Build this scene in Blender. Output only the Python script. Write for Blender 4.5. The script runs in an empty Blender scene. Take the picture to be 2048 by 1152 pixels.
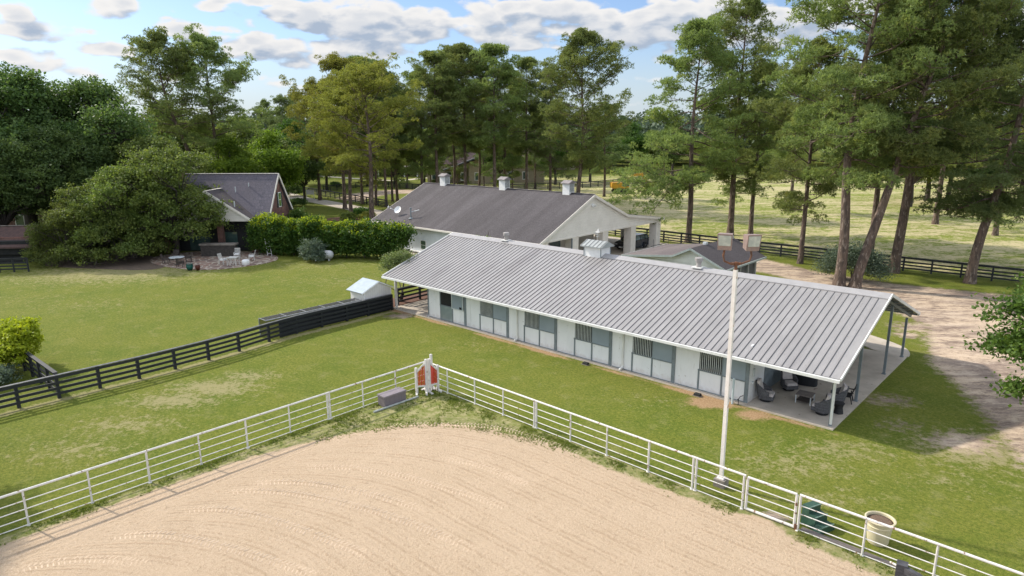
import bpy, math, random
import numpy as np
from mathutils import Vector, Matrix
R_ = math.radians
C = bpy.context.scene.collection
# ---------------------------------------------------------------- camera, world, sun, exposure
# world axes: X runs along the stable's front wall, Y away from it, Z up; metres
CAM = np.array([35.98, -30.07, 13.0]); YAW = R_(42.667); PITCH = R_(13.142); ROLL = R_(-0.281)
cam = bpy.data.cameras.new('camera'); camo = bpy.data.objects.new('camera', cam); C.objects.link(camo)
cam.lens = 1321.3/2048*36; cam.clip_end = 9000; cam.clip_start = .5
camo.matrix_world = Matrix.Translation(Vector(CAM)) @ Matrix.Rotation(YAW, 4, 'Z') @ Matrix.Rotation(math.pi/2-PITCH, 4, 'X') @ Matrix.Rotation(ROLL, 4, 'Z')
bpy.context.scene.camera = camo
SC = bpy.context.scene
SC.view_settings.view_transform = 'Standard'; SC.view_settings.look = 'None'
SC.view_settings.exposure = 0.62; SC.view_settings.gamma = 1
SUN_AZ = R_(13); SUN_EL = R_(37)          # direction the shadows run in (from +X), and the sun's height
sl = bpy.data.lights.new('sun', 'SUN'); sl.energy = 3.6; sl.angle = R_(1.9); sl.color = (1, .92, .80)
so = bpy.data.objects.new('sun', sl); C.objects.link(so)
sv = Vector((-math.cos(SUN_AZ)*math.cos(SUN_EL), -math.sin(SUN_AZ)*math.cos(SUN_EL), math.sin(SUN_EL)))
so.rotation_euler = sv.to_track_quat('Z', 'Y').to_euler()

FW = np.array([-math.sin(YAW), math.cos(YAW)]); RT = np.array([math.cos(YAW), math.sin(YAW)])
FPX = 1321.3
def ray(px, py):
    X = px-1024; Y = py-576
    cr, sr = math.cos(ROLL), math.sin(ROLL); X, Y = cr*X+sr*Y, -sr*X+cr*Y
    c, s = math.cos(PITCH), math.sin(PITCH)
    a, b, z = X/FPX, c-(Y/FPX)*s, -s-(Y/FPX)*c
    return np.array([a*RT[0]+b*FW[0], a*RT[1]+b*FW[1], z])
def G(px, py, z=0.0):
    "point of the plain at height z seen in direction px,py (the survey of the place was made on the photograph)"
    d = ray(px, py); return CAM+d*(z-CAM[2])/d[2]
def GD(px, D):
    lo, hi = 270., 1400.
    for _ in range(40):
        m = (lo+hi)/2
        p = G(px, m)
        if (p[:2]-CAM[:2])@FW > D: lo = m
        else: hi = m
    return G(px, m)
def hgt(py, P, px=None):
    "height above ground point P reached by image row py"
    D = (P[:2]-CAM[:2])@FW; X = (P[:2]-CAM[:2])@RT
    x0 = 1024+X/D*FPX; d = ray(x0, py); k = D/(d[:2]@FW); return CAM[2]+d[2]*k

class N:
    "small helper for node expressions"
    def __init__(s, nt): s.nt = nt
    def m(s, op, *a, clamp=False):
        n = s.nt.nodes.new('ShaderNodeMath'); n.operation = op; n.use_clamp = clamp
        for i, v in enumerate(a):
            if isinstance(v, (int, float)): n.inputs[i].default_value = v
            else: s.nt.links.new(v, n.inputs[i])
        return n.outputs[0]
    def v(s, op, *a):
        n = s.nt.nodes.new('ShaderNodeVectorMath'); n.operation = op
        for i, v in enumerate(a):
            if isinstance(v, (int, float)): n.inputs['Scale'].default_value = v
            elif isinstance(v, (tuple, list)): n.inputs[i].default_value = v
            else: s.nt.links.new(v, n.inputs[i] if op != 'SCALE' or i == 0 else n.inputs['Scale'])
        return n.outputs['Value'] if op == 'DOT_PRODUCT' else n.outputs[0]
    def sep(s, v):
        n = s.nt.nodes.new('ShaderNodeSeparateXYZ'); s.nt.links.new(v, n.inputs[0]); return n.outputs
    def comb(s, x, y, z):
        n = s.nt.nodes.new('ShaderNodeCombineXYZ')
        for i, v in enumerate((x, y, z)):
            if isinstance(v, (int, float)): n.inputs[i].default_value = v
            else: s.nt.links.new(v, n.inputs[i])
        return n.outputs[0]
    def noise(s, vec, scale, detail=3, rough=.5, dist=0, dims='3D'):
        n = s.nt.nodes.new('ShaderNodeTexNoise'); n.noise_dimensions = dims
        n.inputs['Scale'].default_value = scale; n.inputs['Detail'].default_value = detail
        n.inputs['Roughness'].default_value = rough; n.inputs['Distortion'].default_value = dist
        if vec is not None: s.nt.links.new(vec, n.inputs['Vector'])
        return n.outputs[0]
    def ss(s, x, a, b, lo=0., hi=1.):
        n = s.nt.nodes.new('ShaderNodeMapRange'); n.interpolation_type = 'SMOOTHSTEP'
        s.nt.links.new(x, n.inputs[0]) if not isinstance(x, (int, float)) else None
        for k, v in zip((1, 2, 3, 4), (a, b, lo, hi)): n.inputs[k].default_value = v
        return n.outputs[0]
    def lin(s, x, a, b, lo=0., hi=1.):
        n = s.nt.nodes.new('ShaderNodeMapRange'); s.nt.links.new(x, n.inputs[0])
        for k, v in zip((1, 2, 3, 4), (a, b, lo, hi)): n.inputs[k].default_value = v
        return n.outputs[0]
    def mix(s, f, a, b, blend='MIX'):
        n = s.nt.nodes.new('ShaderNodeMix'); n.data_type = 'RGBA'; n.blend_type = blend
        for sock, v in ((n.inputs[0], f), (n.inputs[6], a), (n.inputs[7], b)):
            if isinstance(v, (int, float)): sock.default_value = v
            elif isinstance(v, (tuple, list)): sock.default_value = (*v, 1)
            else: s.nt.links.new(v, sock)
        return n.outputs[2]
    def bump(s, h, dist, strength=1., normal=None):
        n = s.nt.nodes.new('ShaderNodeBump'); n.inputs['Distance'].default_value = dist; n.inputs['Strength'].default_value = strength
        s.nt.links.new(h, n.inputs['Height'])
        if normal is not None: s.nt.links.new(normal, n.inputs['Normal'])
        return n.outputs[0]
    def coord(s, k='Object'):
        return s.nt.nodes.new('ShaderNodeTexCoord').outputs[k]

# sky: Nishita dome with a layer of cumulus laid out by azimuth and elevation
w = bpy.data.worlds.new('World'); SC.world = w; w.use_nodes = True
nt = w.node_tree; nt.nodes.clear(); n = N(nt)
sky = nt.nodes.new('ShaderNodeTexSky'); sky.sky_type = 'NISHITA'; sky.sun_disc = False
sky.sun_elevation = SUN_EL; sky.sun_rotation = math.atan2(sv.x, sv.y)
sky.air_density = 1.0; sky.dust_density = .6; sky.ozone_density = 1.6
d = n.coord('Generated')
x = n.v('DOT_PRODUCT', d, (RT[0], RT[1], 0)); y = n.v('DOT_PRODUCT', d, (FW[0], FW[1], 0)); z = n.sep(d)[2]
az = n.m('ARCTAN2', x, y); el = n.m('ARCSINE', z)
def azel(px, py):
    r = ray(px, py); r = r/np.linalg.norm(r)
    return math.atan2(r[:2]@RT, r[:2]@FW), math.asin(r[2])
CL = [(85, 62, 95, 24, 1), (35, 18, 40, 22, .9), (215, 100, 72, 17, .9), (40, 118, 95, 22, .75), (225, 18, 62, 26, 1), (375, 62, 75, 24, 1), (415, 10, 45, 14, .8),
      (525, 4, 90, 10, .8), (500, 92, 70, 26, .9), (680, 35, 118, 34, 1.25), (760, 90, 82, 26, 1.1), (850, 50, 66, 36, .95), (640, 110, 100, 30, .6), (735, 8, 60, 26, .9),
      (995, 48, 72, 46, 1.2), (1120, 18, 110, 26, 1.15), (1275, 55, 125, 36, 1.35), (1410, 14, 120, 34, 1.1), (1100, 66, 90, 15, .85), (1025, 90, 50, 14, .85),
      (1370, 112, 70, 18, .6), (1540, 60, 110, 44, 1.), (1740, 20, 160, 40, .9), (2020, 60, 110, 60, .9), (600, 168, 170, 16, .42), (1290, 160, 70, 10, .42), (250, 150, 240, 16, .42), (1080, 88, 40, 12, .6), (1130, 100, 26, 10, .6), (700, 120, 70, 14, .5), (455, 58, 30, 8, .5), (548, 22, 30, 8, .45)]
def field(a_, e_, det):
    "cloud density at azimuth a_, elevation e_"
    p = n.comb(a_, n.m('MULTIPLY', e_, 2.1), .37)
    f0 = n.noise(p, 4.2, 3, .5)
    vo = nt.nodes.new('ShaderNodeTexVoronoi'); vo.feature = 'SMOOTH_F1'; vo.inputs['Scale'].default_value = 30; vo.inputs['Smoothness'].default_value = .35
    wv = n.v('ADD', p, n.v('SCALE', n.comb(n.noise(p, 26, 3, .6), n.noise(n.v('ADD', p, (3.3, 1.1, 5.)), 26, 3, .6), 0.), .035)); nt.links.new(wv, vo.inputs['Vector'])
    f1 = n.m('ADD', n.m('MULTIPLY', n.noise(p, 15, det, .6, .25), .72), n.m('MULTIPLY', n.m('SUBTRACT', .78, vo.outputs[0]), .42))
    dens = None
    for (cx, cy, rx, ry, k) in CL:
        a0, e0 = azel(cx, cy); a1, _ = azel(cx+rx, cy); _, e1 = azel(cx, cy-ry)
        ra = max(a1-a0, .01); re = e1-e0
        u = n.m('DIVIDE', n.m('SUBTRACT', a_, a0), ra*1.25); v = n.m('DIVIDE', n.m('SUBTRACT', e_, e0), re*1.3)
        q = n.m('SUBTRACT', 1., n.m('ADD', n.m('MULTIPLY', u, u), n.m('MULTIPLY', v, v)))
        q = n.m('MULTIPLY', n.m('MAXIMUM', q, 0.), k)
        dens = q if dens is None else n.m('ADD', dens, q)
    # the rest of the dome: broken cloud from noise alone (behind and above the view)
    far = n.ss(n.m('ABSOLUTE', a_), .72, 1.0); up = n.ss(e_, .22, .4)
    fill = n.m('MULTIPLY', n.ss(f0, .36, .56), n.m('MAXIMUM', far, up))
    dens = n.m('ADD', n.m('MINIMUM', dens, .95), fill)
    return n.m('ADD', n.m('MULTIPLY', dens, .62), n.m('MULTIPLY', n.m('SUBTRACT', f1, .5), 1.35))
F = field(az, el, 7)
F2 = field(n.m('SUBTRACT', az, .010), n.m('ADD', el, .015), 5)
cov = n.ss(F, .13, .38)
lit = n.ss(n.m('SUBTRACT', F, F2), -.32, .26)                # thin on the sunward side = bright
body = n.ss(F, .34, .8)
shade = n.m('SUBTRACT', n.m('MULTIPLY', lit, 1.0), n.m('MULTIPLY', body, .42), clamp=True)
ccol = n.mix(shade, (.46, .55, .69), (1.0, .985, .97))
outv = n.m('MAXIMUM', n.ss(n.m('ABSOLUTE', az), .72, 1.0), n.ss(el, .22, .4))   # cloud outside the view made brighter, added fill for the shaded walls
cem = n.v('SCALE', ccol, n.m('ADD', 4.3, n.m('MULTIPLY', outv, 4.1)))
haz = n.ss(el, -.01, .16, .85, .06)
base = n.v('MULTIPLY', sky.outputs[0], (.56, .62, .75))
skyc = n.mix(haz, base, (2.9, 3.3, 3.7))
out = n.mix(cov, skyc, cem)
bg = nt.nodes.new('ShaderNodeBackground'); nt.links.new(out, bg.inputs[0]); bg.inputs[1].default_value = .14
wo = nt.nodes.new('ShaderNodeOutputWorld'); nt.links.new(bg.outputs[0], wo.inputs[0])

# ---------------------------------------------------------------- tagging, meshes
def tag(o, label=None, cat=None, group=None, kind=None):
    if label: o['label'] = label
    if cat: o['category'] = cat
    if group: o['group'] = group
    if kind: o['kind'] = kind
    return o
def thing(name, loc, label, cat, group=None, rz=0):
    o = bpy.data.objects.new(name, None); C.objects.link(o); o.location = loc; o.rotation_euler = (0, 0, rz)
    o.empty_display_size = .3
    return tag(o, label, cat, group)
def copy_tree(o, parent=None):
    c = o.copy(); C.objects.link(c)
    if parent is not None: c.parent = parent
    for ch in o.children: copy_tree(ch, c)
    return c
class MB:
    def __init__(s): s.v = []; s.f = []
    def add(s, vs, fs):
        k = len(s.v); s.v += [tuple(p) for p in vs]; s.f += [tuple(i+k for i in f) for f in fs]; return s
    def box(s, c, sz, rz=0, M=None, taper=1.0):
        x, y, z = sz[0]/2, sz[1]/2, sz[2]/2; t = taper
        P = [(-x, -y, -z), (x, -y, -z), (x, y, -z), (-x, y, -z), (-x*t, -y*t, z), (x*t, -y*t, z), (x*t, y*t, z), (-x*t, y*t, z)]
        if M is None: M = Matrix.Rotation(rz, 3, 'Z')
        P = [M @ Vector(p)+Vector(c) for p in P]
        return s.add(P, [(0, 3, 2, 1), (4, 5, 6, 7), (0, 1, 5, 4), (1, 2, 6, 5), (2, 3, 7, 6), (3, 0, 4, 7)])
    def b2(s, x0, x1, y0, y1, z0, z1): return s.box(((x0+x1)/2, (y0+y1)/2, (z0+z1)/2), (abs(x1-x0), abs(y1-y0), abs(z1-z0)))
    def beam(s, p0, p1, w, h, up=(0, 0, 1)):
        p0, p1 = Vector(p0), Vector(p1); d = (p1-p0); L = d.length; d.normalize(); up = Vector(up)
        sd = d.cross(up)
        if sd.length < 1e-4: sd = Vector((1, 0, 0))
        sd.normalize(); u = sd.cross(d)
        M = Matrix((d, sd, u)).transposed()
        return s.box((p0+p1)/2, (L, w, h), M=M)
    def tube(s, pts, rad, nn=8, cap=True):
        pts = [Vector(p) for p in pts]
        if isinstance(rad, (int, float)): rad = [rad]*len(pts)
        k = len(s.v); ref = None
        for i, p in enumerate(pts):
            t = (pts[min(i+1, len(pts)-1)]-pts[max(i-1, 0)]).normalized()
            if ref is None: ref = t.orthogonal().normalized()
            ref = (ref-t*ref.dot(t)); ref = ref.normalized() if ref.length > 1e-6 else t.orthogonal().normalized()
            b = t.cross(ref)
            for j in range(nn):
                a = 2*math.pi*j/nn; s.v.append(tuple(p+(ref*math.cos(a)+b*math.sin(a))*rad[i]))
        for i in range(len(pts)-1):
            for j in range(nn):
                a0 = k+i*nn+j; a1 = k+i*nn+(j+1) % nn; s.f.append((a0, a1, a1+nn, a0+nn))
        if cap: s.f.append(tuple(k+j for j in range(nn))[::-1]); s.f.append(tuple(k+(len(pts)-1)*nn+j for j in range(nn)))
        return s
    def lathe(s, prof, c=(0, 0, 0), nn=20, sx=1, sy=1, M=None):
        k = len(s.v); c = Vector(c)
        for r, z in prof:
            for j in range(nn):
                a = 2*math.pi*j/nn; p = Vector((r*math.cos(a)*sx, r*math.sin(a)*sy, z))
                if M is not None: p = M @ p
                s.v.append(tuple(p+c))
        for i in range(len(prof)-1):
            for j in range(nn):
                a0 = k+i*nn+j; a1 = k+i*nn+(j+1) % nn; s.f.append((a0, a1, a1+nn, a0+nn))
        if prof[0][0] > 1e-4: s.f.append(tuple(k+j for j in range(nn))[::-1])
        if prof[-1][0] > 1e-4: s.f.append(tuple(k+(len(prof)-1)*nn+j for j in range(nn)))
        return s
    def prism(s, poly, axis, a0, a1):
        "extrude a 2-D polygon along an axis: poly is (y,z) for 'x', (x,z) for 'y', (x,y) for 'z'"
        mk = {'x': lambda t, p: (t, p[0], p[1]), 'y': lambda t, p: (p[0], t, p[1]), 'z': lambda t, p: (p[0], p[1], t)}[axis]
        k = len(poly); vs = [mk(a0, p) for p in poly]+[mk(a1, p) for p in poly]
        fs = [tuple(range(k))[::-1], tuple(range(k, 2*k))]+[(i, (i+1) % k, k+(i+1) % k, k+i) for i in range(k)]
        return s.add(vs, fs)
    def build(s, name, m, parent=None, smooth=False, off=None, local=False):
        me = bpy.data.meshes.new(name)
        o3 = np.zeros(3)
        if parent is not None and not local:
            q = parent
            while q is not None: o3 = o3+np.array(q.location); q = q.parent
        if off is not None: o3 = np.array(off)
        V = (np.array(s.v, float)-o3) if len(s.v) else np.zeros((0, 3))
        me.from_pydata(V.tolist(), [], s.f)
        if len(s.f):
            import bmesh
            bm = bmesh.new(); bm.from_mesh(me); bmesh.ops.recalc_face_normals(bm, faces=bm.faces); bm.to_mesh(me); bm.free()
        if smooth: me.shade_smooth()
        if m is not None: me.materials.append(m)
        o = bpy.data.objects.new(name, me); C.objects.link(o)
        if parent is not None: o.parent = parent
        elif off is not None: o.location = off
        return o
def raw(name, V, F, m, parent=None, smooth=False):
    "fast mesh from arrays; F is (n,k)"
    me = bpy.data.meshes.new(name); V = np.ascontiguousarray(V, np.float32); F = np.ascontiguousarray(F, np.int32); k = F.shape[1]
    me.vertices.add(len(V)); me.vertices.foreach_set('co', V.ravel())
    me.loops.add(F.size); me.loops.foreach_set('vertex_index', F.ravel())
    me.polygons.add(len(F)); me.polygons.foreach_set('loop_start', np.arange(0, F.size, k, dtype=np.int32))
    me.polygons.foreach_set('loop_total', np.full(len(F), k, np.int32))
    if smooth: me.polygons.foreach_set('use_smooth', np.ones(len(F), bool))
    me.update(calc_edges=True); me.materials.append(m)
    o = bpy.data.objects.new(name, me); C.objects.link(o)
    if parent is not None: o.parent = parent
    return o

# ---------------------------------------------------------------- materials
MATS = {}
def newmat(name):
    m = bpy.data.materials.new(name); m.use_nodes = True; nt = m.node_tree; nt.nodes.clear()
    b = nt.nodes.new('ShaderNodeBsdfPrincipled'); o = nt.nodes.new('ShaderNodeOutputMaterial'); nt.links.new(b.outputs[0], o.inputs[0])
    return m, nt, N(nt), b, o
def pm(name, col, col2=None, rough=.7, scale=2., detail=4, lo=.35, hi=.65, bump=0., bscale=30., metal=0., stretch=(1, 1, 1), spec=.5, speck=None, sscale=14, samt=.62):
    if name in MATS: return MATS[name]
    m, nt, n, b, o = newmat(name); co = n.coord()
    cv = n.v('MULTIPLY', co, stretch)
    col2 = col2 or tuple(c*.8 for c in col)
    c = n.mix(n.ss(n.noise(cv, scale, detail, .6), lo, hi), col, col2)
    if speck: c = n.mix(n.ss(n.noise(cv, sscale, 3, .6), samt, samt+.06), c, speck)
    nt.links.new(c, b.inputs['Base Color'])
    b.inputs['Roughness'].default_value = rough; b.inputs['Metallic'].default_value = metal; b.inputs['Specular IOR Level'].default_value = spec
    if bump: nt.links.new(n.bump(n.noise(cv, bscale, 3, .6), bump), b.inputs['Normal'])
    MATS[name] = m; return m
M_white = pm('white_paint', (.84, .84, .83), (.74, .74, .73), .55, 1.5, bump=.002, speck=(.36, .34, .3), sscale=9, samt=.7)
def stall_paint():
    "white panels with mud splashed up from the ground and old scuffs"
    m, nt, n, b, o = newmat('stall_wall_paint'); co = n.coord(); z = n.sep(co)[2]
    c = n.mix(n.ss(n.noise(n.v('MULTIPLY', co, (1, 1, .35)), .7, 5, .6), .35, .65), (.80, .81, .82), (.72, .73, .74))
    c = n.mix(n.m('MULTIPLY', n.ss(n.m('ADD', z, n.m('MULTIPLY', n.noise(co, 3.5, 5, .7), .9)), .55, .85, 1., 0.), .32), c, (.42, .34, .26))
    c = n.mix(n.ss(n.noise(n.v('MULTIPLY', co, (5, 5, .5)), 1.1, 4, .6), .60, .72, 0, .5), c, (.50, .50, .47))
    c = n.mix(n.ss(n.noise(co, 4.5, 3, .6), .68, .72, 0, .6), c, (.40, .39, .36))
    nt.links.new(c, b.inputs['Base Color']); b.inputs['Roughness'].default_value = .6; return m
M_wall = stall_paint()
M_trim = pm('grey_green_trim', (.19, .225, .245), (.15, .18, .195), .55, 3)
M_shut = pm('shutter_paint', (.27, .32, .365), (.24, .29, .33), .45, .8)
M_gal = pm('galvanised', (.62, .66, .68), (.50, .54, .56), .4, 2.5, metal=.15, spec=.5)
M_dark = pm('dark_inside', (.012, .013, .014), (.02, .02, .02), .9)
M_black = pm('black_fence_paint', (.008, .011, .014), (.018, .021, .025), .6, 4, bump=.004, bscale=18, stretch=(1, 1, 5))
M_blackcloth = pm('black_mesh_cloth', (.008, .010, .013), (.016, .018, .022), .8, 2, bump=.01, bscale=3)
M_railw = pm('worn_white_rail', (.70, .68, .64), (.60, .58, .55), .5, 3, speck=(.22, .13, .08), sscale=6, samt=.61)
M_pole = pm('pole_paint', (.78, .75, .70), (.70, .66, .61), .5, 2, speck=(.42, .17, .06), sscale=2.2, samt=.60, stretch=(1, 1, 1.2))
M_rust = pm('rusty_pipe', (.20, .075, .03), (.11, .06, .04), .8, 8, bump=.004)
M_fix = pm('floodlight_housing', (.30, .215, .19), (.24, .18, .165), .5, 6)
M_lens = pm('floodlight_lens', (.50, .54, .48), (.36, .41, .38), .12, 5, lo=.3, hi=.6, spec=.8)
M_conc = pm('concrete', (.50, .44, .37), (.41, .36, .30), .85, .9, 6, bump=.004, bscale=25, speck=(.25, .2, .17), sscale=2.3, samt=.66)
M_concd = pm('weathered_concrete', (.26, .23, .20), (.17, .15, .13), .9, 2, 6, bump=.01)
M_gut = pm('gutter_white', (.74, .74, .72), (.64, .64, .62), .4, 1.5, speck=(.34, .32, .28), sscale=6, samt=.68)
M_beige = pm('beige_siding', (.60, .56, .49), (.54, .50, .43), .65, 1.5)
M_cream = pm('cream_trim', (.80, .75, .68), (.73, .68, .61), .6, 2)
M_glass = pm('window_glass', (.03, .06, .055), (.06, .10, .09), .08, .8, spec=.9)
M_red = pm('red_paint', (.50, .010, .008), (.42, .012, .01), .5, 6)
M_orange = pm('orange_paint', (.52, .03, .01), (.46, .025, .01), .5, 6)
M_taupe = pm('taupe_plastic', (.19, .16, .175), (.165, .14, .15), .55, 2, bump=.006, bscale=12, stretch=(8, 8, .3))
M_taupe_lid = pm('taupe_lid', (.235, .20, .215), (.2, .17, .185), .5, 2)
M_cushion = pm('grey_cushion', (.55, .50, .48), (.47, .43, .42), .9, 5, bump=.004)
M_green_pl = pm('dark_green_plastic', (.022, .062, .042), (.035, .085, .06), .42, 1.2, bump=.004, bscale=40)
M_pot = pm('cream_pot', (.60, .54, .36), (.52, .46, .31), .55, 2, speck=(.4, .34, .22), sscale=5, samt=.66)
M_soil = pm('potting_soil', (.10, .062, .045), (.17, .115, .075), .95, 22, 3, bump=.03, bscale=22, speck=(.35, .28, .16), sscale=30, samt=.66)
M_teal = pm('teal_plastic', (.02, .32, .26), (.02, .28, .22), .4, 4)
M_tank = pm('tank_paint', (.60, .60, .61), (.5, .5, .51), .4, 2, speck=(.35, .32, .3), sscale=5, samt=.68)
M_bark = pm('pine_bark', (.15, .105, .08), (.075, .055, .045), .95, 2.2, 5, bump=.06, bscale=5, stretch=(1.6, 1.6, .45), speck=(.24, .19, .155), sscale=4, samt=.56)
M_bark2 = pm('oak_bark', (.085, .07, .06), (.05, .042, .037), .95, 2.5, 5, bump=.04, bscale=6, stretch=(1.5, 1.5, .5))
M_carp = pm('car_paint', (.012, .018, .03), (.012, .018, .03), .12, 1, spec=.9)
M_tyre = pm('tyre_rubber', (.02, .02, .02), (.03, .03, .03), .85)
M_rim = pm('rim_metal', (.35, .35, .36), None, .3, 3, metal=.8)
M_lamp = pm('headlight_glass', (.6, .62, .65), None, .1, 3, spec=.9)
M_yel = pm('machine_yellow', (.62, .33, .02), (.52, .27, .02), .5, 1.5)
M_teak = pm('weathered_wood', (.20, .17, .155), (.13, .11, .10), .8, 3, bump=.005, bscale=15, stretch=(1, 6, 1))
M_whtf = pm('white_garden_furniture', (.62, .61, .57), (.5, .48, .44), .6, 6)
M_dkf = pm('dark_garden_furniture', (.085, .065, .055), (.06, .05, .045), .6, 6)
M_timber = pm('black_timber', (.035, .035, .040), (.07, .07, .078), .75, 3, 5, bump=.012, bscale=8, stretch=(1, 1, 5))
M_mulch = pm('red_mulch', (.16, .075, .045), (.10, .05, .035), .95, 9, bump=.02)

def siding_mat(name, col, col2, pitch, vertical=False, axis='x', depth=.012):
    m, nt, n, b, o = newmat(name); co = n.coord(); sx, sy, sz = n.sep(co)
    t = sz if not vertical else (sx if axis == 'x' else sy)
    fr = n.m('FRACT', n.m('DIVIDE', t, pitch))
    c = n.mix(n.ss(n.noise(co, 1.2, 4), .35, .65), col, col2)
    c = n.mix(n.ss(fr, .0, .07, .45, 0.), c, tuple(v*.35 for v in col))
    nt.links.new(c, b.inputs['Base Color']); b.inputs['Roughness'].default_value = .6
    h = fr if not vertical else n.ss(fr, .0, .12)
    nt.links.new(n.bump(h, depth), b.inputs['Normal']); return m
M_sid = siding_mat('lap_siding', (.86, .82, .76), (.80, .76, .70), .28, depth=.02)
M_vsid = siding_mat('vertical_board_siding', (.74, .72, .70), (.66, .64, .62), .2, True, 'y')
M_wsid = siding_mat('white_panel_siding', (.76, .80, .84), (.70, .74, .78), .3, True, 'x', .006)
M_tan = siding_mat('tan_stucco', (.40, .33, .24), (.36, .30, .22), 3.)

def shingle_mat(name, c1, c2, c3, ax=0, wave=.16, streak=(.9, 8)):
    "ax: axis along the courses"
    m, nt, n, b, o = newmat(name); co = n.coord(); s = n.sep(co)
    along, up = (s[0], s[1]) if ax == 0 else (s[1], s[0])
    p = n.comb(n.m('MULTIPLY', along, 3.2), n.m('MULTIPLY', up, 1/wave), 0.)
    br = nt.nodes.new('ShaderNodeTexBrick'); nt.links.new(n.comb(along, up, 0.), br.inputs[0])
    br.inputs['Scale'].default_value = 1; br.inputs['Brick Width'].default_value = .32; br.inputs['Row Height'].default_value = wave
    br.inputs['Mortar Size'].default_value = .012; br.inputs['Color1'].default_value = (*c1, 1); br.inputs['Color2'].default_value = (*c2, 1)
    br.inputs['Mortar'].default_value = tuple(v*.6 for v in c2)+(1,); br.inputs['Bias'].default_value = 0
    st = n.noise(n.comb(n.m('MULTIPLY', along, streak[0]), n.m('MULTIPLY', up, streak[0]/streak[1]), .3), 1., 5, .6)
    big = n.noise(co, .13, 3, .5)
    c = n.mix(n.ss(st, .38, .62), br.outputs[0], c3)
    c = n.mix(n.ss(big, .42, .62, 0, .45), c, tuple(v*.62 for v in c3))
    c = n.mix(n.ss(n.noise(co, 9, 3), .3, .7, 0, .4), c, tuple(v*1.35 for v in c1))
    nt.links.new(c, b.inputs['Base Color']); b.inputs['Roughness'].default_value = .9
    nt.links.new(n.bump(br.outputs[1], -.012), b.inputs['Normal']); return m
M_sh1 = shingle_mat('garage_shingles', (.098, .088, .094), (.070, .063, .068), (.046, .040, .043))
M_sh2 = shingle_mat('shed_shingles', (.088, .075, .08), (.065, .057, .062), (.065, .056, .06), ax=1, wave=.28)
M_sh2b = shingle_mat('shed_shingles_brown', (.135, .112, .115), (.115, .095, .098), (.16, .135, .13), ax=0)
M_sh3 = shingle_mat('house_shingles', (.14, .125, .15), (.085, .08, .10), (.11, .098, .115), wave=.26)
M_sh4 = shingle_mat('wing_shingles', (.072, .06, .066), (.055, .047, .052), (.062, .05, .052))
M_sh5 = shingle_mat('distant_brown_shingles', (.20, .13, .125), (.16, .11, .10), (.17, .12, .11), wave=.4)

def brick_mat(name, c1, c2):
    m, nt, n, b, o = newmat(name); co = n.coord(); s = n.sep(co)
    br = nt.nodes.new('ShaderNodeTexBrick'); nt.links.new(n.comb(n.m('ADD', s[0], s[1]), s[2], 0.), br.inputs[0])
    br.inputs['Scale'].default_value = 1; br.inputs['Brick Width'].default_value = .22; br.inputs['Row Height'].default_value = .075
    br.inputs['Mortar Size'].default_value = .009; br.inputs['Color1'].default_value = (*c1, 1); br.inputs['Color2'].default_value = (*c2, 1)
    br.inputs['Mortar'].default_value = (.22, .18, .16, 1)
    c = n.mix(n.ss(n.noise(co, 1.4, 4), .4, .65, 0, .6), br.outputs[0], tuple(v*.6 for v in c2))
    nt.links.new(c, b.inputs['Base Color']); b.inputs['Roughness'].default_value = .9
    nt.links.new(n.bump(br.outputs[1], -.008), b.inputs['Normal']); return m
M_brick = brick_mat('red_brick', (.22, .085, .06), (.13, .06, .05))

def metal_roof():
    m, nt, n, b, o = newmat('ribbed_metal_roof'); co = n.coord()
    sx, sy, sz = n.sep(co)
    c = n.mix(n.ss(n.noise(n.v('MULTIPLY', co, (1, .3, 1)), 1.4, 5, .65), .3, .7), (.325, .313, .309), (.28, .27, .267))
    c = n.mix(n.ss(n.noise(n.v('MULTIPLY', co, (2.5, .35, 1)), .35, 4), .5, .8, 0, .6), c, (.185, .17, .17))
    c = n.mix(n.ss(n.noise(co, 2.2, 2, .5), .775, .79), c, (.07, .06, .05))
    c = n.mix(n.ss(n.noise(n.v('MULTIPLY', co, (6, .22, 1)), 1., 4, .6), .56, .72, 0, .5), c, (.21, .19, .175))
    c = n.mix(n.ss(n.m('ABSOLUTE', n.m('SUBTRACT', sy, 3.1)), .012, .03, .6, 0.), c, (.16, .15, .15))
    c = n.mix(n.ss(n.noise(co, 7, 2, .5), .735, .75), c, (.14, .11, .07))
    # older stain near the far-left end of the sheet
    e = n.noise(co, .8, 4, .6); q = n.m('ADD', n.m('ABSOLUTE', n.m('ADD', sx, .6)), n.m('MULTIPLY', n.m('ABSOLUTE', n.m('SUBTRACT', sy, 2.2)), .8))
    c = n.mix(n.m('MULTIPLY', n.ss(q, 1., 3.4, .5, 0), n.ss(e, .35, .6)), c, (.13, .115, .115))
    nt.links.new(c, b.inputs['Base Color']); b.inputs['Roughness'].default_value = .42; b.inputs['Metallic'].default_value = .15
    nt.links.new(n.bump(n.noise(n.v('MULTIPLY', co, (1, 1, 1)), 2.2, 2), .01), b.inputs['Normal'])
    return m
M_roof = metal_roof()
M_rib = pm('shaded_rib_metal', (.12, .113, .115), (.095, .09, .092), .5, 2)  # darker than the sheets: each rib's shadow side is put into its colour
M_cap = pm('ridge_cap_metal', (.34, .33, .33), (.31, .30, .30), .45, 2)
M_shedroof = pm('pale_blue_metal', (.36, .42, .47), (.31, .37, .42), .4, 3, metal=.1)

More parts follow.
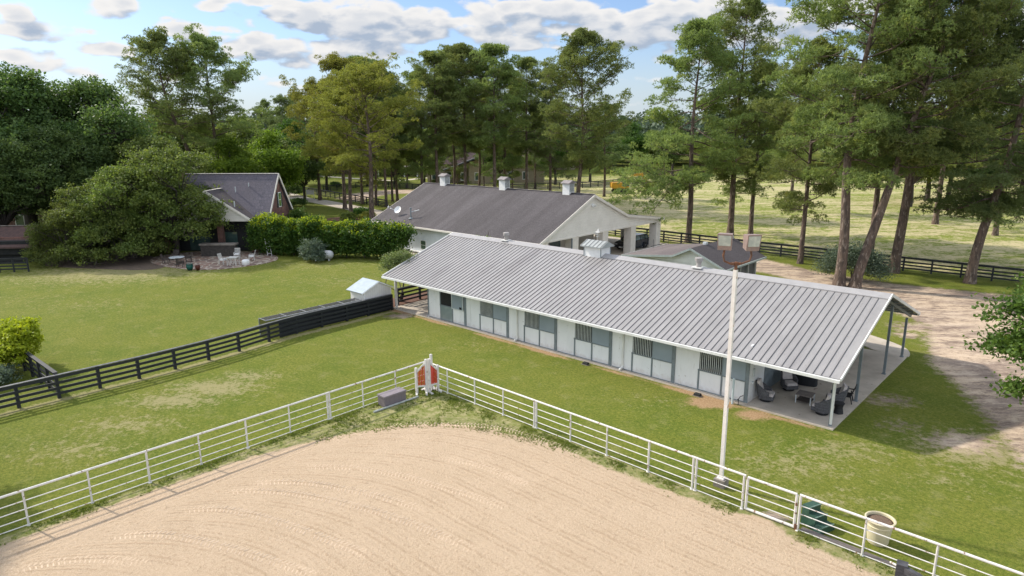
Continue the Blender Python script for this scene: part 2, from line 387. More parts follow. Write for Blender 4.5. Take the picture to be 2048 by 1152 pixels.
def wicker(name, a, b_):
    m, nt, n, b, o = newmat(name); co = n.coord(); s = n.sep(co)
    w1 = n.m('SINE', n.m('MULTIPLY', s[2], 75.)); w2 = n.noise(n.v('MULTIPLY', co, (4, 4, 9)), 4, 3)
    fr = n.m('FRACT', n.m('MULTIPLY', s[2], 7.))
    c = n.mix(n.ss(w2, .35, .65), a, b_); c = n.mix(n.ss(fr, 0., .22, .75, 0), c, tuple(v*.25 for v in a))
    nt.links.new(c, b.inputs['Base Color']); b.inputs['Roughness'].default_value = .6
    nt.links.new(n.bump(w1, .008), b.inputs['Normal']); return m
M_wick = wicker('grey_wicker', (.115, .115, .125), (.07, .07, .078))
M_wickb = wicker('black_wicker', (.02, .02, .024), (.012, .012, .014))
def pillow_mat():
    m, nt, n, b, o = newmat('patterned_pillow_fabric'); co = n.coord()
    v = nt.nodes.new('ShaderNodeTexVoronoi'); v.inputs['Scale'].default_value = 9; v.feature = 'DISTANCE_TO_EDGE'; nt.links.new(co, v.inputs[0])
    nt.links.new(n.mix(n.ss(v.outputs[0], .1, .16), (.55, .53, .5), (.03, .03, .035)), b.inputs['Base Color']); b.inputs['Roughness'].default_value = .9; return m
M_pillow = pillow_mat()
def flag_mat():
    m, nt, n, b, o = newmat('flagstone'); co = n.coord()
    v = nt.nodes.new('ShaderNodeTexVoronoi'); v.inputs['Scale'].default_value = 1.25; v.feature = 'DISTANCE_TO_EDGE'; nt.links.new(co, v.inputs[0])
    v2 = nt.nodes.new('ShaderNodeTexVoronoi'); v2.inputs['Scale'].default_value = 1.25; nt.links.new(co, v2.inputs[0])
    c = n.mix(n.sep(v2.outputs[1])[0], (.26, .15, .11), (.15, .10, .085))
    nt.links.new(n.mix(n.ss(v.outputs[0], .05, .1), (.42, .36, .29), c), b.inputs['Base Color']); b.inputs['Roughness'].default_value = .9; return m
M_flag = flag_mat()

def leaf_mat(name, a, b_, c_, trans=.35, big=.35, rough=.6):
    "foliage: every leaf clump gets its own tint, whole boughs drift between two greens"
    m, nt, n, b, o = newmat(name)
    g = nt.nodes.new('ShaderNodeNewGeometry'); oi = nt.nodes.new('ShaderNodeObjectInfo'); co = n.coord()
    f = n.m('ADD', n.m('MULTIPLY', g.outputs['Random Per Island'], .6), n.m('MULTIPLY', n.ss(n.noise(co, big, 3, .6), .35, .65), .4))
    c = n.mix(f, a, b_); c = n.mix(n.ss(n.noise(co, big*2.3, 2), .56, .74, 0, .7), c, c_)
    hs = nt.nodes.new('ShaderNodeHueSaturation'); nt.links.new(c, hs.inputs['Color'])
    nt.links.new(n.m('ADD', .487, n.m('MULTIPLY', oi.outputs['Random'], .022)), hs.inputs['Hue'])
    nt.links.new(n.m('ADD', .85, n.m('MULTIPLY', oi.outputs['Random'], .32)), hs.inputs['Value'])
    c = hs.outputs[0]
    nt.links.new(c, b.inputs['Base Color']); b.inputs['Roughness'].default_value = rough; b.inputs['Specular IOR Level'].default_value = .25
    tr = nt.nodes.new('ShaderNodeBsdfTranslucent'); nt.links.new(n.mix(.5, c, n.v('MULTIPLY', c, (1.5, 1.5, .5))), tr.inputs[0])
    mx = nt.nodes.new('ShaderNodeMixShader'); mx.inputs[0].default_value = trans
    nt.links.new(b.outputs[0], mx.inputs[1]); nt.links.new(tr.outputs[0], mx.inputs[2]); nt.links.new(mx.outputs[0], o.inputs[0])
    return m
L_pine = leaf_mat('pine_needles', (.115, .168, .056), (.270, .330, .115), (.35, .37, .12), .42)
L_pined = leaf_mat('dark_pine_needles', (.098, .148, .060), (.210, .275, .108), (.27, .31, .11), .4)
L_piney = leaf_mat('yellow_pine_needles', (.15, .17, .034), (.30, .305, .07), (.35, .32, .08), .4)
L_oak = leaf_mat('dark_oak_leaves', (.045, .088, .030), (.135, .205, .060), (.20, .27, .075), .38)
L_oak2 = leaf_mat('olive_oak_leaves', (.070, .108, .028), (.185, .235, .058), (.27, .30, .075), .4, .7)
L_lime = leaf_mat('lime_leaves', (.10, .18, .025), (.22, .32, .04), (.27, .36, .05), .4)
L_vine = leaf_mat('vine_leaves', (.03, .09, .016), (.085, .17, .026), (.17, .25, .03), .35, .9)
L_yell = leaf_mat('golden_shrub_leaves', (.20, .29, .02), (.45, .54, .035), (.52, .57, .04), .4, 1.2)
L_near = leaf_mat('bright_oak_leaves', (.050, .11, .022), (.13, .23, .04), (.19, .28, .05), .35, .8)
L_grey = leaf_mat('greygreen_leaves', (.07, .11, .075), (.15, .20, .14), (.17, .22, .15), .25, .8)
L_myr = leaf_mat('myrtle_leaves', (.10, .16, .05), (.26, .34, .14), (.32, .38, .18), .35, 1.2)
L_far = leaf_mat('hazed_wood_leaves', (.055, .085, .055), (.105, .145, .085), (.14, .175, .10), .15, .05)  # slight distance haze put into the leaf colour
L_grass = leaf_mat('weed_leaves', (.10, .15, .024), (.22, .27, .05), (.33, .31, .12), .35, 1.)
# ---------------------------------------------------------------- the ground
def sdf(poly, X, Y):
    "signed distance to a polygon, positive inside"
    P = np.array(poly, float); d = np.full(X.shape, 1e9); ins = np.zeros(X.shape, bool)
    for i in range(len(P)):
        a, b = P[i], P[(i+1) % len(P)]; e = b-a; wx, wy = X-a[0], Y-a[1]
        t = np.clip((wx*e[0]+wy*e[1])/(e@e+1e-12), 0, 1)
        d = np.minimum(d, np.hypot(wx-e[0]*t, wy-e[1]*t))
        c = ((a[1] > Y) != (b[1] > Y)) & (X < (b[0]-a[0])*(Y-a[1])/((b[1]-a[1]) if b[1] != a[1] else 1e-9)+a[0]); ins ^= c
    return np.where(ins, d, -d)
def catmull(P, k=10, closed=False):
    P = [np.array(p, float) for p in P]; out = []
    n_ = len(P)
    for i in range(n_ if closed else n_-1):
        p0, p1, p2, p3 = (P[(i-1) % n_], P[i], P[(i+1) % n_], P[(i+2) % n_]) if closed else (P[max(i-1, 0)], P[i], P[i+1], P[min(i+2, n_-1)])
        for j in range(k):
            t = j/k; out.append(.5*((2*p1)+(-p0+p2)*t+(2*p0-5*p1+4*p2-p3)*t*t+(-p0+3*p1-3*p2+p3)*t**3))
    if not closed: out.append(P[-1])
    return out
def px2(pts, z=0): return [tuple(G(*p, z)[:2]) for p in pts]
SANDE = [(10.75, -60), (10.75, -24), (11.0, -19), (11.7, -16.0), (12.9, -13.3), (14.4, -11.5), (16.4, -10.5), (19.3, -9.75), (24, -9.85), (27.3, -9.6), (28.6, -9.1), (29.8, -9.7), (36, -10.0), (60, -10.4), (60, -60)]
DIRT = px2([(1440, 512), (1520, 516), (1640, 545), (1790, 568), (1950, 584), (2080, 596), (2300, 640), (2300, 1040), (2060, 950), (2010, 880), (1965, 825), (1915, 770), (1862, 728), (1850, 650), (1800, 628), (1745, 612), (1690, 600), (1640, 575), (1540, 548), (1440, 530)])
RING = px2([(672, 397), (700, 388), (760, 381), (800, 379), (860, 381), (850, 386), (780, 388), (740, 396), (715, 404)])
def masks(X, Y):
    z = np.zeros(X.shape)
    def circ(px, py, r, k=1., dx=1.0):
        p = G(px, py); ax = (X-p[0])*RT[0]+(Y-p[1])*RT[1]; ay = (X-p[0])*FW[0]+(Y-p[1])*FW[1]
        return np.clip(1-np.hypot(ax/dx, ay)/r, 0, 1)*k
    dirt = np.clip(.5+sdf(DIRT, X, Y)/2.6, 0, 1)
    dirt = np.maximum(dirt, np.clip(.5+sdf(RING, X, Y)/5, 0, 1))
    dirt = np.maximum(dirt, circ(1775, 800, 2.4, .62, 1.5)); dirt = np.maximum(dirt, circ(1800, 850, 2.2, .52, 1.6)); dirt = np.maximum(dirt, circ(1835, 655, 3.2, .75, 1.3)); dirt = np.maximum(dirt, circ(1815, 670, 2.0, .8)); dirt = np.maximum(dirt, circ(1930, 885, 2.6, .75, 1.5))
    dirt = np.maximum(dirt, circ(1545, 1035, .8, .9, 1.6)); dirt = np.maximum(dirt, circ(800, 632, 1.6, .75, 1.7))
    # bare strip along the stable's slab, the black fence and under the trees
    soil = np.clip(.9-np.abs(Y+.5)/.75, 0, 1)*((X > -4) & (X < 28.5))*(.72+.28*np.sin(X*.9+1)*np.sin(X*.37))
    soil = np.maximum(soil, circ(1425, 805, 1.5, 1, 1.6)); soil = np.maximum(soil, circ(1510, 830, 1.4, .8, 1.6))
    fx = np.interp(Y, [-30, -17, -9, 0], [-2.35, -2.4, -3.4, -3.6])+.12
    dry = np.clip(1.3-np.abs(X-fx-.25)/.35, 0, 1)*((Y < 0) & (Y > -40))
    for (px, py, r, k, dx) in [(430, 775, 1.7, .85, 2.0), (350, 800, 1.5, .8, 2.2), (500, 752, 1.2, .7, 2), (250, 850, 1.8, .6, 2), (150, 900, 2, .5, 2), (1090, 695, 1.3, .4, 2.4), (760, 610, 2, .45, 2), (960, 690, 1.7, .35, 2),
                               (1580, 930, 1.9, .55, 2.2), (1680, 900, 1.6, .6, 2.2), (1500, 900, 1.6, .35, 2), (1650, 1000, 1.5, .45, 2), (1900, 960, 1.8, .4, 2), (1960, 900, 2.4, .85, 1.6), (230, 545, 7, .8, 2), (330, 545, 4, .55, 2), (700, 560, 6, .35, 2.4), (600, 620, 3, .3, 2), (180, 610, 4, .35, 2.),
                               (900, 560, 1, 0, 1), (1620, 505, 5, .6, 2), (1650, 560, 3, .7, 1.5), (1300, 800, 2, .3, 2), (1760, 900, 2, .3, 2), (640, 530, 6, .4, 2), (40, 600, 5, .3, 2)]:
        dry = np.maximum(dry, circ(px, py, r*1.35, k, dx))
    # ring of rough weeds between sand and rails
    s = sdf(SANDE, X, Y); sand = np.clip(.5+s/1.1, 0, 1)
    inar = sdf([(10.15, -60), (10.15, -8.85), (60, -9.6), (60, -60)], X, Y)
    weed = np.clip(inar/.25, 0, 1)*np.clip(1-(s)/.9, 0, 1)
    D = (X-CAM[0])*FW[0]+(Y-CAM[1])*FW[1]; Lx = (X-CAM[0])*RT[0]+(Y-CAM[1])*RT[1]
    straw = np.clip((Y-41.6)/1.5, 0, 1)*np.clip((Lx+30-D*.02)/12, 0, 1)*np.clip((235-D)/60, 0, 1)
    far = np.clip((D-260)/90, 0, 1)
    return [np.stack([dirt, soil, dry], 1), np.stack([straw, sand, weed], 1), far]
def terrain_mat():
    m, nt, n, b, o = newmat('terrain'); co = n.coord()
    def attr(k):
        a = nt.nodes.new('ShaderNodeAttribute'); a.attribute_name = k; return n.sep(a.outputs['Vector'])
    dirt, soil, dry = attr('m1'); straw, sand, weed = attr('m2')
    n1 = n.noise(co, .35, 4, .6); n2 = n.noise(co, 2.2, 4, .65); n3 = n.noise(co, 11, 4, .7); n4 = n.noise(co, 42, 3, .7); nb = n.noise(co, .09, 3, .5)
    gr = n.mix(n.ss(n2, .3, .7), (.074, .112, .014), (.114, .152, .021))
    gr = n.mix(n.ss(n1, .36, .64, 0, .75), gr, (.165, .175, .028))
    gr = n.mix(n.ss(nb, .42, .62, 0, .35), gr, (.185, .175, .040))
    gr = n.mix(n.ss(n3, .42, .66, 0, .38), gr, (.06, .092, .012))
    n6 = n.noise(co, 6.5, 6, .82); gr = n.mix(n.ss(n6, .49, .60, 0, .7), gr, (.225, .225, .045)); gr = n.mix(n.ss(n6, .49, .40, 0, .7), gr, (.036, .062, .006))
    np_ = n.noise(co, .9, 5, .7); gr = n.mix(n.ss(np_, .52, .70, 0, .6), gr, (.25, .235, .095)); gr = n.mix(n.ss(np_, .46, .32, 0, .55), gr, (.060, .11, .010))
    gr = n.mix(n.ss(n3, .47, .58, 0, .45), gr, (.07, .115, .014)); gr = n.mix(n.ss(n4, .46, .58, 0, .5), gr, (.20, .21, .04))
    gr = n.mix(n.ss(n4, .44, .30, 0, .4), gr, (.04, .065, .010))
    # mower stripes, faint, across the lawn
    st = n.m('SINE', n.m('MULTIPLY', n.m('ADD', n.v('DOT_PRODUCT', co, (.35, 1, 0)), n.m('MULTIPLY', n2, .5)), 5.2))
    gr = n.mix(n.ss(st, -.6, .8, 0, .18), gr, (.135, .16, .022))
    def fac(a, w=.16, k=.9, sc=None):
        q = n.m('ADD', a, n.m('MULTIPLY', n.m('SUBTRACT', sc if sc is not None else n.m('ADD', n.m('MULTIPLY', n2, .6), n.m('MULTIPLY', n3, .4)), .5), k))
        return n.ss(q, .5-w, .5+w)
    c = gr
    dcol = n.mix(n.ss(n4, .35, .65), (.27, .235, .115), (.38, .33, .19))
    c = n.mix(n.m('MULTIPLY', n.ss(n.m('ADD', dry, n.m('MULTIPLY', n.m('SUBTRACT', n.m('ADD', n.m('MULTIPLY', n2, .5), n.m('MULTIPLY', n6, .5)), .5), 3.2)), .28, .75), .72), c, dcol)
    wcol = n.mix(n.ss(n3, .4, .6), (.26, .25, .10), n.mix(n.ss(n2, .35, .65), (.13, .18, .03), (.40, .35, .2)))
    c = n.mix(n.m('MULTIPLY', weed, n.ss(n2, .25, .6, .4, .95)), c, wcol)
    c = n.mix(fac(soil, .14, .9), c, n.mix(n.ss(n3, .35, .65), (.30, .19, .105), (.42, .29, .165)))
    # dirt lot: pinkish sand with darker damp streaks and needle litter
    stv = n.v('DOT_PRODUCT', co, (float(FW[0]), float(FW[1]), 0)); sth = n.v('DOT_PRODUCT', co, (float(RT[0]), float(RT[1]), 0))
    sk = n.noise(n.comb(n.m('MULTIPLY', sth, .35), stv, 0.), .55, 6, .68)
    dc = n.mix(n.ss(sk, .42, .58), (.51, .40, .295), (.29, .225, .18))
    dc = n.mix(n.ss(n2, .5, .7, 0, .55), dc, (.17, .125, .095)); dc = n.mix(n.ss(n4, .52, .7, 0, .5), dc, (.50, .42, .34))
    dc = n.mix(n.ss(n3, .54, .66, 0, .6), dc, (.17, .115, .08))
    sk2 = n.noise(n.comb(n.m('MULTIPLY', sth, .4), stv, 5.), 1.7, 6, .75); dc = n.mix(n.ss(sk2, .52, .60, 0, .75), dc, (.17, .125, .10)); dc = n.mix(n.ss(sk2, .47, .40, 0, .6), dc, (.58, .47, .36))
    c = n.mix(fac(dirt, .16, 1.5), c, dc)
    # cut pasture: rows of straw over green
    sw = n.noise(n.comb(n.m('MULTIPLY', sth, .28), stv, 0.), .6, 7, .75); sw2 = n.noise(n.comb(n.m('MULTIPLY', sth, .45), n.m('MULTIPLY', stv, .8), 3.), 1.9, 6, .8)
    sw0 = n.noise(n.comb(n.m('MULTIPLY', sth, .4), stv, 9.), .12, 4, .6); sf = n.ss(n.m('ADD', n.m('ADD', n.m('MULTIPLY', sw, .34), n.m('MULTIPLY', sw2, .42)), n.m('ADD', n.m('MULTIPLY', sw0, .24), n.m('MULTIPLY', n.m('SUBTRACT', n.m('ADD', n2, n3), 1.), .22))), .47, .525)
    pg = n.mix(n.ss(n2, .3, .7), (.13, .175, .025), (.235, .26, .055))
    sc_ = n.mix(n.ss(n3, .35, .65), (.58, .48, .32), (.42, .37, .20))
    pc = n.mix(n.m('MULTIPLY', sf, .88), pg, sc_)
    c = n.mix(n.ss(straw, .2, .8), c, pc)
    sd = n.mix(n.ss(n4, .35, .65), (.50, .375, .255), (.455, .335, .225))
    sd = n.mix(n.ss(n1, .4, .6, 0, .35), sd, (.50, .365, .245))
    sf2 = fac(sand, .1, .75)
    c = n.mix(sf2, c, sd)
    nt.links.new(c, b.inputs['Base Color']); b.inputs['Roughness'].default_value = .95; b.inputs['Specular IOR Level'].default_value = .1
    h = n.m('ADD', n.m('MULTIPLY', n3, .5), n.m('MULTIPLY', n4, .5))
    gb = n.m('MULTIPLY', n.m('SUBTRACT', 1., n.m('MULTIPLY', n.ss(dirt, .4, .7), .8)), h)
    nt.links.new(n.bump(gb, .05), b.inputs['Normal']); return m
M_terr = terrain_mat()
def sheet(name, xs, ys, z, m, zf=None, clipf=None, kind='structure'):
    X, Y = np.meshgrid(np.array(xs), np.array(ys)); nx, ny = len(xs), len(ys); X = X.ravel(); Y = Y.ravel()
    Z = np.full(X.shape, z, float) if zf is None else zf(X, Y)+z
    i = np.arange(nx*ny).reshape(ny, nx); F = np.stack([i[:-1, :-1], i[:-1, 1:], i[1:, 1:], i[1:, :-1]], -1).reshape(-1, 4)
    if clipf is not None:
        k = clipf(X, Y); F = F[k[F].any(1)]
        u, inv = np.unique(F.ravel(), return_inverse=True); X, Y, Z = X[u], Y[u], Z[u]; F = inv.reshape(F.shape)
    o = raw(name, np.stack([X, Y, Z], 1), F, m, smooth=True)
    a, b, far = masks(X, Y)
    for k, arr in (('m1', a), ('m2', b)):
        at = o.data.attributes.new(k, 'FLOAT_VECTOR', 'POINT'); at.data.foreach_set('vector', arr.astype(np.float32).ravel())
    return tag(o, kind=kind)
def axis(segs):
    out = [segs[0][0]]
    for a, b, st in segs:
        k = max(1, int(round((b-a)/st))); out += [a+(b-a)*(i+1)/k for i in range(k)]
    return out
gx = axis([(-5200, -800, 400), (-800, -260, 30), (-260, -120, 4), (-120, -50, 1), (-50, 46, .3), (46, 80, 2), (80, 900, 60), (900, 3000, 400)])
gy = axis([(-1500, -100, 200), (-100, -36, 6), (-36, 46, .3), (46, 130, 1), (130, 300, 4), (300, 900, 30), (900, 6500, 400)])
sheet('ground', gx, gy, 0, M_terr)

# arena sand: raked furrows following the fence, lugged tyre tracks swinging away from them
def Gf(X): # shape of the drag passes: along the left rails, then round into the line of the right rails
    a, b, uc = 8.8, 9.6, 19.5; t = np.clip((uc-X)/a, 0, .9995); return -b*(1-np.sqrt(1-t*t))
rs = np.random.RandomState(4)
def nz(X, Y, sc, seed):
    r = np.random.RandomState(seed); o = np.zeros(X.shape)
    for k in range(5):
        f = sc*(1.9**k); a = r.rand(4)*6.28; o += (np.sin(X*f*math.cos(a[0])+Y*f*math.sin(a[0])+a[1])*np.sin(X*f*math.sin(a[2])-Y*f*math.cos(a[2])+a[3]))/(1.6**k)
    return o/2
def sandz(X, Y):
    s = sdf(SANDE, X, Y)
    ph1 = (X-10)+.05*nz(X, Y, .5, 3); ph2 = Y-Gf(X)+.12*nz(X, Y, .35, 7)
    wl = np.clip((13.2+np.clip(-12-Y, 0, 6)*0-X)/1.6, 0, 1)*np.clip((-11.5-Y)/3, 0, 1)
    f1 = np.sin(ph1*2*math.pi/.37)*wl; f2 = np.sin(ph2*2*math.pi/.40+1.3*np.sin(ph2*.9))*(1-wl)
    f3 = np.sin(ph2*2*math.pi/1.9)*(1-wl)
    z = .004*f1+.002*f2+.003*f3+.010*nz(X, Y, 1.3, 5)+.007*nz(X, Y, 7, 8)
    return z*np.clip(s/.5, 0, 1)+.02*np.clip(s/.8, 0, 1)
sxs = axis([(10.3, 30, .075), (30, 46, .3)]); sys_ = axis([(-40, -31, .3), (-31, -9, .075)])
def furrow(X, Y):
    ph1 = (X-10)+.05*nz(X, Y, .5, 3); ph2 = Y-Gf(X)+.10*nz(X, Y, .3, 7)
    wl = np.clip((13.2-X)/1.6, 0, 1)*np.clip((-11.5-Y)/3, 0, 1); wl = wl*wl*(3-2*wl)
    return np.stack([ph1, ph2, wl], 1).astype(np.float32)
arena = sheet('arena_sand', sxs, sys_, .006, M_terr, zf=sandz, clipf=lambda X, Y: (sdf(SANDE, X, Y) > -.75))
_c = np.zeros(len(arena.data.vertices)*3, np.float32); arena.data.vertices.foreach_get('co', _c); _c = _c.reshape(-1, 3)
at = arena.data.attributes.new('fur', 'FLOAT_VECTOR', 'POINT'); at.data.foreach_set('vector', furrow(_c[:, 0], _c[:, 1]).ravel())
def sand_mat():
    m, nt, n, b, o = newmat('arena_sand_surface'); co = n.coord(); s = n.sep(co)
    def attr(k):
        a = nt.nodes.new('ShaderNodeAttribute'); a.attribute_name = k; return n.sep(a.outputs['Vector'])
    straw, sand, weed = attr('m2')
    n1 = n.noise(co, .5, 4); n2 = n.noise(co, 2.6, 4, .6); n3 = n.noise(co, 9, 4, .7); n4 = n.noise(co, 26, 3, .65); n5 = n.noise(co, 60, 2, .6)
    sd = n.mix(n.ss(n4, .38, .62), (.54, .415, .29), (.485, .365, .25))
    sd = n.mix(n.ss(n1, .4, .6, 0, .4), sd, (.56, .43, .305)); sd = n.mix(n.ss(n3, .60, .68, 0, .55), sd, (.30, .205, .125))
    sd = n.mix(n.ss(n5, .64, .70, 0, .55), sd, (.22, .15, .09))
    p1, p2, wl = attr('fur')
    j = n.m('MULTIPLY', n.m('SUBTRACT', n2, .5), .10)
    w1 = n.m('SINE', n.m('MULTIPLY', n.m('ADD', p1, j), 2*math.pi/.27)); w2 = n.m('SINE', n.m('MULTIPLY', n.m('ADD', p2, j), 2*math.pi/.25)); w3 = n.m('SINE', n.m('MULTIPLY', n.m('ADD', p2, n.m('MULTIPLY', n1, .6)), 2*math.pi/.85))
    fw_ = n.m('ADD', n.m('MULTIPLY', w1, wl), n.m('MULTIPLY', n.m('ADD', n.m('MULTIPLY', w2, .75), n.m('MULTIPLY', w3, .5)), n.m('SUBTRACT', 1., wl)))
    fw_ = n.m('MULTIPLY', fw_, n.ss(n.noise(co, .7, 3), .35, .6, .35, 1.))
    sd = n.mix(n.m('MULTIPLY', n.ss(n.m('ADD', fw_, n.m('MULTIPLY', n.m('SUBTRACT', n3, .5), 3.4)), .1, 1.2), .62), sd, (.40, .29, .19))
    sd = n.mix(n.m('MULTIPLY', n.ss(n4, .55, .68), .42), sd, (.37, .265, .17)); sd = n.mix(n.m('MULTIPLY', n.ss(n4, .44, .33), .5), sd, (.66, .53, .40))
    grn = n.mix(n.ss(n3, .4, .6), (.26, .25, .10), n.mix(n.ss(n2, .35, .65), (.12, .17, .03), (.40, .35, .2)))
    q = n.m('ADD', sand, n.m('MULTIPLY', n.m('SUBTRACT', n.m('ADD', n.m('MULTIPLY', n2, .6), n.m('MULTIPLY', n3, .4)), .5), .75))
    c = n.mix(n.ss(q, .40, .60), grn, sd)
    nt.links.new(c, b.inputs['Base Color']); b.inputs['Roughness'].default_value = .95; b.inputs['Specular IOR Level'].default_value = .1
    h = n.m('ADD', n.m('MULTIPLY', n3, .45), n.m('ADD', n.m('MULTIPLY', n4, .4), n.m('MULTIPLY', n5, .15)))
    nt.links.new(n.bump(n.m('ADD', h, n.m('MULTIPLY', fw_, .08)), .12), b.inputs['Normal']); return m
M_sand = sand_mat(); arena.data.materials.clear(); arena.data.materials.append(M_sand)
# lug prints: two rows of little ridges along each track, part of the sand surface
TR = [[(450, 985), (520, 983), (600, 990), (700, 1010), (800, 1040), (900, 1080), (950, 1105)], [(608, 936), (700, 937), (800, 952), (880, 975), (950, 995), (1020, 1020)], [(500, 967), (600, 966), (700, 981), (800, 1006), (850, 1022)],
      [(362, 1022), (450, 1020), (550, 1043), (650, 1078), (745, 1116)], [(232, 1074), (330, 1071), (450, 1095), (560, 1128), (640, 1156)], [(880, 915), (950, 930), (1000, 948), (1060, 975)], [(768, 852), (860, 849), (960, 852), (1040, 866), (1110, 890), (1165, 912)], [(1000, 948), (1060, 972)], [(0, 1148), (160, 1120), (300, 1128)]]
tv, tf = [], []
for ti, t in enumerate(TR):
    P = catmull([G(*p)[:2] for p in t], 14); P = [np.array(p) for p in P]
    seg = [np.linalg.norm(P[i+1]-P[i]) for i in range(len(P)-1)]; L = sum(seg); pos = 0; k = 0; i = 0; acc = 0
    st = .155
    while pos < L-.2:
        while i < len(seg)-1 and acc+seg[i] < pos: acc += seg[i]; i += 1
        p = P[i]+(P[i+1]-P[i])*((pos-acc)/seg[i]); tdir = (P[i+1]-P[i])/seg[i]; nd = np.array([-tdir[1], tdir[0]])
        fade = min(1, pos/1.2, (L-pos)/1.8)*(.65 if ti in (1, 5, 7) else (.5 if ti == 8 else 1))
        for sgn in (-1, 1):
            if rs.rand() < .06: continue
            off = (.5 if sgn > 0 else 0)*st; a = p+tdir*off+nd*sgn*.03; b = p+tdir*(off+.06)+nd*sgn*.2
            hgt_ = (.022+.008*rs.rand())*fade; wd = .030
            q = len(tv); cs = [(a-tdir*wd, -.006), (a, hgt_), (a+tdir*wd, -.006), (b-tdir*wd, -.006), (b, hgt_*.8), (b+tdir*wd, -.006)]
            zs_ = sandz(np.array([c[0][0] for c in cs]), np.array([c[0][1] for c in cs]))+.006
            for (c_, dz), z0_ in zip(cs, zs_): tv.append((c_[0], c_[1], z0_+dz))
            tf += [(q, q+1, q+4, q+3), (q+1, q+2, q+5, q+4)]
        pos += st; k += 1
trk = tag(raw('tyre_print', np.array(tv), np.array(tf), pm('turned_sand', (.61, .475, .345), (.55, .42, .30), .95, 9)), kind='structure')
at = trk.data.attributes.new('m2', 'FLOAT_VECTOR', 'POINT'); at.data.foreach_set('vector', np.tile(np.array([0, 1, 0], np.float32), len(tv)))

def flat(name, pts, z0, z1, m):
    b = MB().prism(pts, 'z', z0, z1); return tag(b.build(name, m), kind='structure')
# slab under the stable with its two porches
flat('stable_slab', [(-4.0, -.3), (28.0, -.3), (28.0, 12.95), (-4.0, 12.95)], -.1, .07, M_conc)
cw = catmull(px2([(1700, 690), (1722, 684), (1756, 704), (1790, 710), (1796, 698), (1785, 684), (1762, 674), (1735, 668), (1700, 665)]), 6, True)
flat('curved_path', [(p[0], p[1]) for p in catmull([(24.6, 13.1), (25.3, 13.7), (26.4, 13.05), (27.95, 13.05), (27.85, 14.2), (27.2, 15.1), (25.8, 16.0), (23.6, 16.9), (21.8, 17.2), (21.8, 16.0), (23.2, 15.4), (23.7, 14.5), (23.5, 13.3)], 6, True)], -.1, .055, M_conc)
flat('garage_apron', [(-31, 15.0), (-30, 41), (2, 40.5), (9.5, 36.5), (9.5, 28.5), (2.5, 28), (0, 19), (-2, 15.2)], -.1, .03, M_conc)
dv = catmull([G(*p)[:2] for p in [(520, 372), (600, 397), (640, 403), (735, 422), (800, 438)]], 8)
def ribbon(name, P, w, z, m):
    P = [np.array(p) for p in P]; b = MB(); L = []; Rr = []
    for i, p in enumerate(P):
        t = P[min(i+1, len(P)-1)]-P[max(i-1, 0)]; t = t/np.linalg.norm(t); nn_ = np.array([-t[1], t[0]])
        L.append(tuple(p+nn_*w/2)+(z,)); Rr.append(tuple(p-nn_*w/2)+(z,))
    k = len(L); b.add(L+Rr, [(i, i+1, k+i+1, k+i) for i in range(k-1)]); return tag(b.build(name, m), kind='structure')
ribbon('driveway', dv, 4.2, .012, M_conc)
flat('driveway_fork', [tuple(p) for p in px2([(560, 462), (640, 450), (735, 438), (760, 428), (790, 440), (770, 455), (700, 452), (620, 458), (590, 468)])], -.1, .02, M_conc)
ribbon('neighbour_path', catmull([G(*p)[:2] for p in [(585, 349), (650, 353), (740, 359), (800, 361), (850, 356), (930, 352)]], 6), 2.4, .02, M_conc)

# ---------------------------------------------------------------- the stable
stable = thing('stable', (12, 6.4, 0), 'long white horse stable with ribbed grey metal roof and a row of stall doors', 'stable')
S = stable; U0, U1 = -4.2, 28.2; EV, EZ, RV, RZ, BV = -.8, 2.62, 6.4, 5.07, 13.6
b = MB(); b.b2(0, 23.93, .0, .1, .07, 2.62); b.b2(0, .1, .1, 3.8, .07, 2.9); b.b2(0, .1, 9.0, 12.8, .07, 2.9)
b.b2(0, 23.93, 12.7, 12.8, .07, 2.62); b.b2(23.83, 23.93, .1, 1.85, .07, 3.0); b.b2(23.83, 23.93, 9.0, 12.7, .07, 3.0)
b.b2(.1, 23.8, 3.75, 3.85, .07, 3.4); b.b2(.1, 23.8, 8.95, 9.05, .07, 3.4)
b.prism([(.1, 2.7), (12.7, 2.7), (6.4, 4.9)], 'x', 23.78, 23.88); b.prism([(.1, 2.7), (12.7, 2.7), (6.4, 4.9)], 'x', .02, .12)
b.build('wall', M_wall, S)
MB().b2(23.86, 23.96, 1.86, 4.9, .1, 2.6).b2(23.9, 23.99, 4.95, 8.6, .1, 2.6).build('sliding_door', M_trim, S)
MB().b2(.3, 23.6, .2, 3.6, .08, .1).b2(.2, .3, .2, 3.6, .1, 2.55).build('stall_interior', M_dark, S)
def slope_y(z0, y0, z1, y1, y): return z0+(z1-z0)*(y-y0)/(y1-y0)
b = MB(); t = .07
b.prism([(EV, EZ), (RV, RZ), (BV, EZ), (BV, EZ-t), (RV, RZ-t), (EV, EZ-t)], 'x', U0, U1); roof = b.build('roof', M_roof, S)
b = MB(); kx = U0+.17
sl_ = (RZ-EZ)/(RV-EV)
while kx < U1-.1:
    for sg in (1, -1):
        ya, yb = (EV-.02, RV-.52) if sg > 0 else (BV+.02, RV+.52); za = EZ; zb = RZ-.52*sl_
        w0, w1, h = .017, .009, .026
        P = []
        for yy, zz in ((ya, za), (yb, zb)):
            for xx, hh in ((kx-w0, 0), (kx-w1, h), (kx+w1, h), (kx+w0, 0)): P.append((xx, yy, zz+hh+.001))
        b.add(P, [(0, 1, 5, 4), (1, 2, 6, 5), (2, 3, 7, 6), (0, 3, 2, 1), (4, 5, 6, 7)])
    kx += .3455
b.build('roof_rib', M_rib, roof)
b = MB(); c0 = .5
